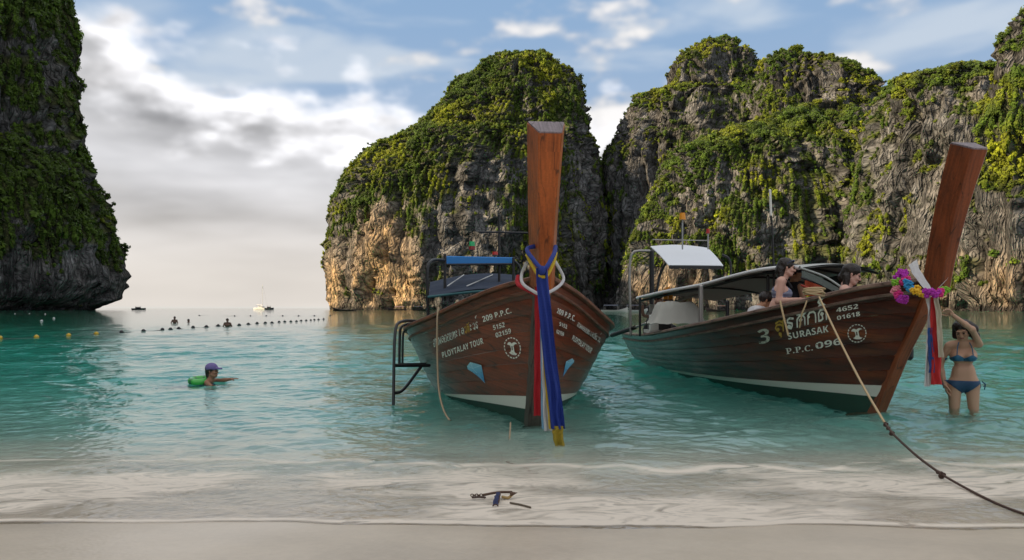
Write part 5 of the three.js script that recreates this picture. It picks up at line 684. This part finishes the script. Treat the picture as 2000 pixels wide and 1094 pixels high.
// ───────────────────────── buoys, far boats, beach things ─────────────────────────
{
  const black = std(RGB(0.02, 0.018, 0.02), 0.5), yellow = std(RGB(0.55, 0.33, 0.02), 0.45), prof = [[0, -0.1], [0.035, -0.105], [0.05, -0.085], [0.095, -0.05], [0.11, 0], [0.095, 0.05], [0.05, 0.085], [0.035, 0.105], [0, 0.1]].map(([x, y]) => new THREE.Vector2(x, y));
  const buoy = (mat) => { const g = new THREE.Group(); g.name = 'buoy'; mesh('float', new THREE.LatheGeometry(prof, 18).rotateZ(Math.PI / 2), mat, g); mesh('rope_eye', new THREE.TorusGeometry(0.022, 0.007, 6, 12).translate(0.115, 0, 0), black, g); mesh('rope_eye', new THREE.TorusGeometry(0.022, 0.007, 6, 12).translate(-0.115, 0, 0), black, g); return g; };
  const ORD = ['leftmost', 'second', 'third', 'fourth', 'fifth', 'sixth', 'seventh', 'eighth', 'ninth', 'tenth', 'eleventh', 'twelfth', 'thirteenth', 'fourteenth', 'fifteenth', 'sixteenth', 'seventeenth', 'eighteenth', 'nineteenth', 'twentieth', 'twenty-first', 'twenty-second', 'twenty-third', 'rightmost'];
  const line = (pts, mat, label, group, s, ropeLabel, cm) => { const proto = buoy(mat), cr = []; pts.forEach(([x, y], i) => { const d = 1884 / (y - 602), p = at(x, 602, d); p.y = 0.03; const b = i ? proto.clone() : proto; b.name = numbered('buoy'); b.position.copy(p); b.rotation.y = 0.4 * Math.sin(i * 2.1); b.rotation.z = 0.12 * Math.sin(i * 1.7); b.scale.setScalar(s * (0.9 + 0.2 * Math.abs(Math.sin(i * 3.3)))); tag(b, ORD[i] + ' ' + label, 'buoy', group); scene.add(b); cr.push(p.clone().setY(0.0)); if (i + 1 < pts.length) { const [x2, y2] = pts[i + 1], q = at((x + x2) / 2, 602, 1884 / ((y + y2) / 2 - 602)); q.y = -0.02; cr.push(q); } });
    tag(mesh('buoy_rope', tube(cr, 0.018, 5, cr.length * 4), cm || black), ropeLabel, 'rope'); };
  line([[237, 650], [280, 647.5], [317, 645], [333, 644.4], [349, 643], [377, 640.6], [403, 639.3], [426, 637.2], [449, 636.4], [467, 636], [485, 634], [502, 632.3], [518, 631.6], [531, 631.2], [545, 629.6], [556, 629], [568, 628.7], [579, 628.3], [588, 627], [598, 626.4], [607, 625.9], [614, 625.2], [622, 624.7], [632, 624]], black, 'black float from the left on the long swimming line', 'black floats of the swimming line', 1.0, 'dark rope of the swimming line joining the black floats');
  line([[0, 662], [71, 660], [134, 657], [188, 653.5]], yellow, 'yellow float from the left before the shaded left cliff', 'yellow floats of the swimming line', 1.0, 'rope joining the yellow floats before the left cliff');
  line([[389, 616.4], [458, 617.4], [489, 617.4], [520, 617.4], [552, 617.4], [583, 617.4], [614, 617.3], [645, 617]], std(RGB(0.07, 0.07, 0.08), 0.5), 'small dark float from the left on the farther line near the sailing boat', 'dark floats of the farther line', 1.1, 'faint rope of the farther line of floats');
  line([[29, 613], [57, 613], [81, 628], [88, 614], [105, 622.5]], std(RGB(0.5, 0.5, 0.48), 0.5), 'pale float on the dark water under the left cliff', 'pale floats under the left cliff', 1.2, 'thin rope of the pale floats under the left cliff');
}
// far longtail boats: the same build, small
function farBoat(name, x, y, len, turn, label, { hullCol = RGB(0.03, 0.02, 0.02), roof = RGB(0.25, 0.25, 0.25), prowH = 1.6, cabin = true, s = 1 } = {}) {
  const d = 1884 / (y - 602), p = at(x, 602, d); p.y = 0; const b = base(name, p, turn); tag(b, label, 'boat'); const L = len, hm = std(hullCol, 0.5);
  mesh('hull', grid(28, 10, (u, v) => { const t = u * 2 - 1, w = (1 - Math.pow(Math.abs(t), 3)) * 1.05 + 0.06, a = (v - 0.5) * Math.PI, sh = 0.55 + 0.75 * Math.pow(Math.max(0, t), 2) + 0.1 * t * t; return V(Math.sin(a) * w, v === 0 || v === 1 ? sh : mix(-0.3, sh, 1 - Math.cos(a)), t * L / 2); }), new THREE.MeshStandardMaterial({ color: hullCol, roughness: 0.5, side: THREE.DoubleSide }), b);
  mesh('gunwale', merge([-1, 1].map((q) => tube(Array.from({ length: 11 }, (_, i) => { const t = i / 5 - 1, w = (1 - Math.pow(Math.abs(t), 3)) * 1.05 + 0.06; return V(q * w, 0.57 + 0.75 * Math.pow(Math.max(0, t), 2) + 0.1 * t * t, t * L / 2); }), 0.05, 6, 24))), hm, b);
  mesh('prow_post', beam([[V(-0.12, 0.9, L / 2 - 0.1), V(-0.1, 0.85, L / 2 + 0.1), V(0.1, 0.85, L / 2 + 0.1), V(0.12, 0.9, L / 2 - 0.1)], [V(-0.16, 0.9 + prowH, L / 2 + 0.7), V(-0.12, 0.8 + prowH, L / 2 + 0.95), V(0.12, 0.8 + prowH, L / 2 + 0.95), V(0.16, 0.9 + prowH, L / 2 + 0.7)]], 0.02), hm, b);
  if (cabin) { mesh('canopy', grid(12, 8, (u, v) => V((v - 0.5) * 2.0, 1.95 + 0.25 * Math.sin(v * Math.PI), mix(-L * 0.38, L * 0.16, u))), new THREE.MeshStandardMaterial({ color: roof, roughness: 0.7, side: THREE.DoubleSide }), b); for (const [px, pz] of [[-0.95, -0.36], [0.95, -0.36], [-0.95, 0.14], [0.95, 0.14]]) mesh('canopy_post', tube([V(px, 0.5, pz * L), V(px, 1.98, pz * L)], 0.03, 6, 1), hm, b); mesh('engine', rounded(0.6, 0.5, 0.8, 0.05).translate(0, 0.9, -L * 0.42), M.black, b); mesh('propeller_shaft', tube([V(0, 0.9, -L * 0.44), V(0.2, 0.2, -L * 0.72)], 0.04, 6, 1), M.black, b); }
  return b;
}
farBoat('longtail_boat', 673, 607.5, 9.8, -Math.PI / 2, 'small dark longtail boat before the left end of the domed hill', { cabin: false, prowH: 1.2 });
farBoat('longtail_boat', 776, 606.3, 10, -Math.PI / 2 + 0.2, 'small boat with a pinkish canopy at the orange foot of the domed hill', { roof: RGB(0.55, 0.30, 0.28), prowH: 0.9 });
farBoat('longtail_boat', 822, 606.6, 9, Math.PI / 2 - 0.3, 'small dark boat at the hill foot just left of the left boat canopy', { roof: RGB(0.05, 0.05, 0.07), prowH: 1.2 });
farBoat('longtail_boat', 1200, 610, 8, 1.2, 'small white-hulled boat beyond the stern of the right boat', { hullCol: RGB(0.6, 0.57, 0.52), roof: RGB(0.05, 0.06, 0.09), prowH: 0.6 });
farBoat('longtail_boat', 1244, 610, 8, 1.5, 'second white-hulled boat beyond the stern, seen through the canopy posts', { hullCol: RGB(0.62, 0.6, 0.56), roof: RGB(0.03, 0.03, 0.05), prowH: 0.6 });
farBoat('longtail_boat', 1330, 609, 11, -1.4, 'dark boat with a grey roof seen under the right boat canopy', { roof: RGB(0.10, 0.11, 0.13), prowH: 1.2 });
farBoat('longtail_boat', 1402, 608.5, 10, -1.2, 'dark boat with a brown roof beside the orange cliff foot', { hullCol: RGB(0.05, 0.025, 0.02), roof: RGB(0.2, 0.1, 0.06), prowH: 1.2 });
{ // white sailing catamaran and its tender, far out
  const d = 640, p = at(511, 602, d); p.y = 0; const b = base('sailing_boat', p, 1.25); tag(b, 'white sailing catamaran with a bare mast on the horizon', 'sailing boat'); const wh = std(RGB(0.72, 0.70, 0.68), 0.4);
  for (const s of [-1, 1]) mesh('hull', grid(20, 8, (u, v) => { const t = u * 2 - 1, w = (1 - Math.pow(Math.abs(t), 4)) * 0.8 + 0.05, a = (v - 0.5) * Math.PI; return V(s * 2.3 + Math.sin(a) * w, 1.5 - 1.9 * Math.cos(a), t * 6); }), new THREE.MeshStandardMaterial({ color: RGB(0.72, 0.70, 0.68), roughness: 0.4, side: THREE.DoubleSide }), b);
  mesh('bridge_deck', rounded(4.6, 0.5, 7, 0.15).translate(0, 1.35, -0.8), wh, b); mesh('cabin', rounded(3.6, 1.2, 4, 0.4).translate(0, 2.1, -0.4), wh, b); mesh('window_band', rounded(3.66, 0.4, 3.4, 0.1).translate(0, 2.2, -0.3), M.black, b); mesh('bimini', rounded(3.2, 0.12, 2.6, 0.05).translate(0, 3.3, -3.2), std(RGB(0.10, 0.11, 0.14), 0.7), b); for (const s of [-1, 1]) mesh('bimini_post', tube([V(s * 1.5, 1.5, -4.2), V(s * 1.5, 3.3, -4.2)], 0.04, 6, 1), M.steel, b);
  mesh('mast', tube([V(0, 2, 0.8), V(0, 20, 0.8)], 0.13, 8, 1), wh, b); mesh('boom', tube([V(0, 3.6, 0.7), V(0, 3.8, -4.6)], 0.2, 8, 1), wh, b); for (const [x, z] of [[-2.2, -0.5], [2.2, -0.5], [0, 6]]) mesh('stay', tube([V(x, 1.4, z), V(0, 19.5, 0.8)], 0.035, 5, 1), M.steel, b);
  const q = at(526, 602, 600); q.y = 0; const m = base('motor_boat', q, 1.5); tag(m, 'dark motorboat lying right of the white catamaran', 'boat'); const hullF = (u, v) => { const t = u * 2 - 1, w = (1 - Math.pow(Math.max(0, t), 3)) * 1.2, a = (v - 0.5) * Math.PI; return V(Math.sin(a) * w, 1.3 - 1.5 * Math.cos(a) + 0.3 * Math.max(0, t), t * 3.4); };
  const dm = new THREE.MeshStandardMaterial({ color: RGB(0.03, 0.03, 0.045), roughness: 0.4, side: THREE.DoubleSide }); mesh('hull', grid(20, 8, hullF), dm, m); mesh('cabin', rounded(1.7, 1.0, 2.4, 0.25).translate(0, 1.8, -0.4), dm, m); mesh('windscreen', rounded(1.6, 0.5, 0.08, 0.03).rotateX(-0.4).translate(0, 2.0, 0.9), M.black, m); mesh('canopy', rounded(1.9, 0.12, 2.8, 0.05).translate(0, 2.9, -0.4), std(RGB(0.35, 0.33, 0.36), 0.6), m); for (const [x, z] of [[-0.8, -1.6], [0.8, -1.6], [-0.8, 0.8], [0.8, 0.8]]) mesh('canopy_post', tube([V(x, 1.3, z), V(x, 2.9, z)], 0.04, 6, 1), M.steel, m);
  const q2 = at(271, 602, 560); q2.y = 0; const c = m.clone(); c.name = numbered('motor_boat'); c.position.copy(q2); c.rotation.y = 1.75; c.scale.set(1.05, 0.85, 1.35); scene.add(c); tag(c, 'dark motorboat alone on the horizon right of the left cliff', 'boat');
}
{ // beach: a little anchor and cords in the wash
  const iron = std(RGB(0.10, 0.055, 0.035), 0.85, { bumpMap: woodBump, bumpScale: 0.004 }), g = V(0, 0, 0), Yf = (x, d) => floorY(d);
  const d0 = 5.05, p = at(980, 602, d0); p.y = 0.03; const a = base('anchor', p, 0.05); tag(a, 'small rusty anchor with a blue rag half buried at the water edge', 'anchor');
  mesh('stock', capped([V(-0.115, 0.0, 0.01), V(-0.03, 0.012, 0), V(0.06, 0.014, 0)], 0.008), iron, a); mesh('arm', capped([V(0.005, -0.012, 0.02), V(0.04, -0.016, 0.025), V(0.065, 0.004, 0.02)], 0.009), std(RGB(0.38, 0.25, 0.10), 0.85), a); mesh('shank', capped([V(-0.015, 0.01, 0), V(-0.028, -0.02, 0.10), V(-0.045, -0.055, 0.19)], 0.010), iron, a); mesh('ring', new THREE.TorusGeometry(0.016, 0.004, 6, 16).translate(-0.045, -0.03, 0.2), iron, a); mesh('fluke', new THREE.ConeGeometry(0.018, 0.05, 8).rotateZ(-1.4).translate(0.075, 0.01, 0.02), iron, a);
  mesh('rag', strip([V(-0.022, 0.022, 0.03), V(-0.034, 0.004, 0.10), V(-0.055, -0.03, 0.19)], 0.022, 0.034, { folds: 1, depth: 0.3, seed: 31, nv: 14 }), cloth(0.035, 0.045, 0.12), a);
  mesh('chain_link', merge([0, 1, 2, 3, 4].map((i) => new THREE.TorusGeometry(0.009, 0.003, 5, 10).rotateX(i % 2 ? 1.5 : 0.2).translate(-0.13 - i * 0.014, 0, 0.015))), iron, a);
  const sunk = (pts) => pts.map(([x, y]) => { const d = 1884 / (y - 602), q = at(x, 602, d); q.y = floorY(d) * 0.55; return q; });
  tag(mesh('rope', tube(sunk([[988, 900], [1005, 906], [1024, 911], [1034, 918], [1030, 927], [1005, 934], [968, 948]]), 0.010, 6, 60), std(RGB(0.12, 0.09, 0.06), 0.9)), 'loop of dark rope lying under the shallow water before the left boat', 'rope');
  tag(mesh('driftwood', capped(sunk([[997, 986], [1018, 990], [1036, 995]]).map((q, i) => q.setY(0.012)), 0.006), std(RGB(0.13, 0.10, 0.07), 0.9)), 'thin stick on the wet sand right of the anchor', 'stick');
  tag(mesh('driftwood', capped(sunk([[923, 978], [935, 977], [947, 978]]).map((q) => q.setY(0.02)), 0.007), std(RGB(0.09, 0.06, 0.05), 0.9)), 'short dark stick in the wash left of the anchor', 'stick');
  const f = base('fender', at(1776, 690, 8.95)); tag(f, 'small black fender hanging behind the stem of the right boat', 'fender'); mesh('float', new THREE.CapsuleGeometry(0.045, 0.07, 6, 14), M.black, f); mesh('cord', tube([V(0, 0.07, 0), V(-0.02, 0.4, 0.02), V(-0.03, 0.62, 0.1)], 0.006, 5, 12), M.black, f);
}
{ // foam and stirred sand where the wash runs out
  const fm = document.createElement('canvas'); fm.width = 1536; fm.height = 640; const x = fm.getContext('2d'), id = x.createImageData(1536, 640);
  for (let j = 0; j < 640; j++) for (let i = 0; i < 1536; i++) { const X = i / 1536 * 16, Y = j / 640 * 6.2, d = 4.1 + Y, w = fbm(X * 1.1, Y * 1.5, 2, 3) * 0.8, streak = ridged(X * 1.5 + w, Y * 6 + w * 3, 7, 4), lace = ridged(X * 5 + w * 2, Y * 9 + w * 3, 3, 3), front = 0.18 * noise(X * 0.45, 3, 0) + 0.10 * noise(X * 1.3, 8, 0);
    const wob = shoreWob(X - 8, d), lobe = 0.75 * noise(X * 0.38, 3.3, 1) + 0.35 * noise(X * 1.0, 8, 2) + 0.16 * noise(X * 2.6, Y * 1.5, 2), q = d + wob - SHORE + 0.125, far = smooth(0.5, -0.9, q - 1.75 - lobe), near = smooth(-0.02, 0.05, q);
    const w3 = fbm(X * 0.7, Y * 1.6, 9, 3), patch = smooth(-0.30, 0.32, noise(X * 0.55 + 4, Y * 1.1, 5) + 0.5 * noise(X * 1.7, Y * 3.0, 6)), s1 = ridged(X * 0.9 + w3 * 2, Y * 4.6 + w3 * 6, 7, 4), s2 = ridged(X * 2.6 + w3 * 5, Y * 13 + w3 * 14, 4, 3), s3 = ridged(X * 8 + w3 * 8, Y * 30 + w3 * 24, 6, 2), crest = smooth(0.10, 0.0, Math.abs(q - 1.5 - lobe)) * smooth(0.0, 0.5, s1);
    let a = far * near * (0.10 + 0.42 * patch * smooth(-0.05, 0.6, s1) + 0.34 * smooth(0.1, 0.65, s2) * (0.3 + 0.7 * patch) + 0.22 * smooth(0.15, 0.6, s3) * (0.4 + 0.6 * patch)) + crest * 0.5 + smooth(0.07, 0.0, Math.abs(q - 0.03)) * 0.75 * smooth(-0.05, 0.4, lace); const milk = smooth(3.4, 0.8, q + 1.2 * noise(X * 0.3, Y * 0.4, 12)) * near * (0.08 + 0.12 * smooth(-0.1, 0.6, s1) + 0.10 * smooth(0.15, 0.7, s2)); a = clamp(Math.max(a, milk) + 0.25 * milk) * 0.8; const o = (j * 1536 + i) * 4; id.data[o] = id.data[o + 1] = id.data[o + 2] = a * 255; id.data[o + 3] = 255; }
  x.putImageData(id, 0, 0); const t = new THREE.CanvasTexture(fm);
  const g = grid(360, 120, (u, v) => { const X = (u - 0.5) * 16, d = 4.1 + 6.2 * (1 - v); return V(X, waveY(X, d) + 0.005, -d); });
  const m = new THREE.MeshStandardMaterial({ color: RGB(0.86, 0.75, 0.62), roughness: 0.6, transparent: true, alphaMap: t, side: THREE.DoubleSide });
  tag(mesh('sea_foam', g, m), 'thin pale foam and stirred sand of the wash at the water edge', null, null, 'stuff');
}
renderer.render(scene, camera);
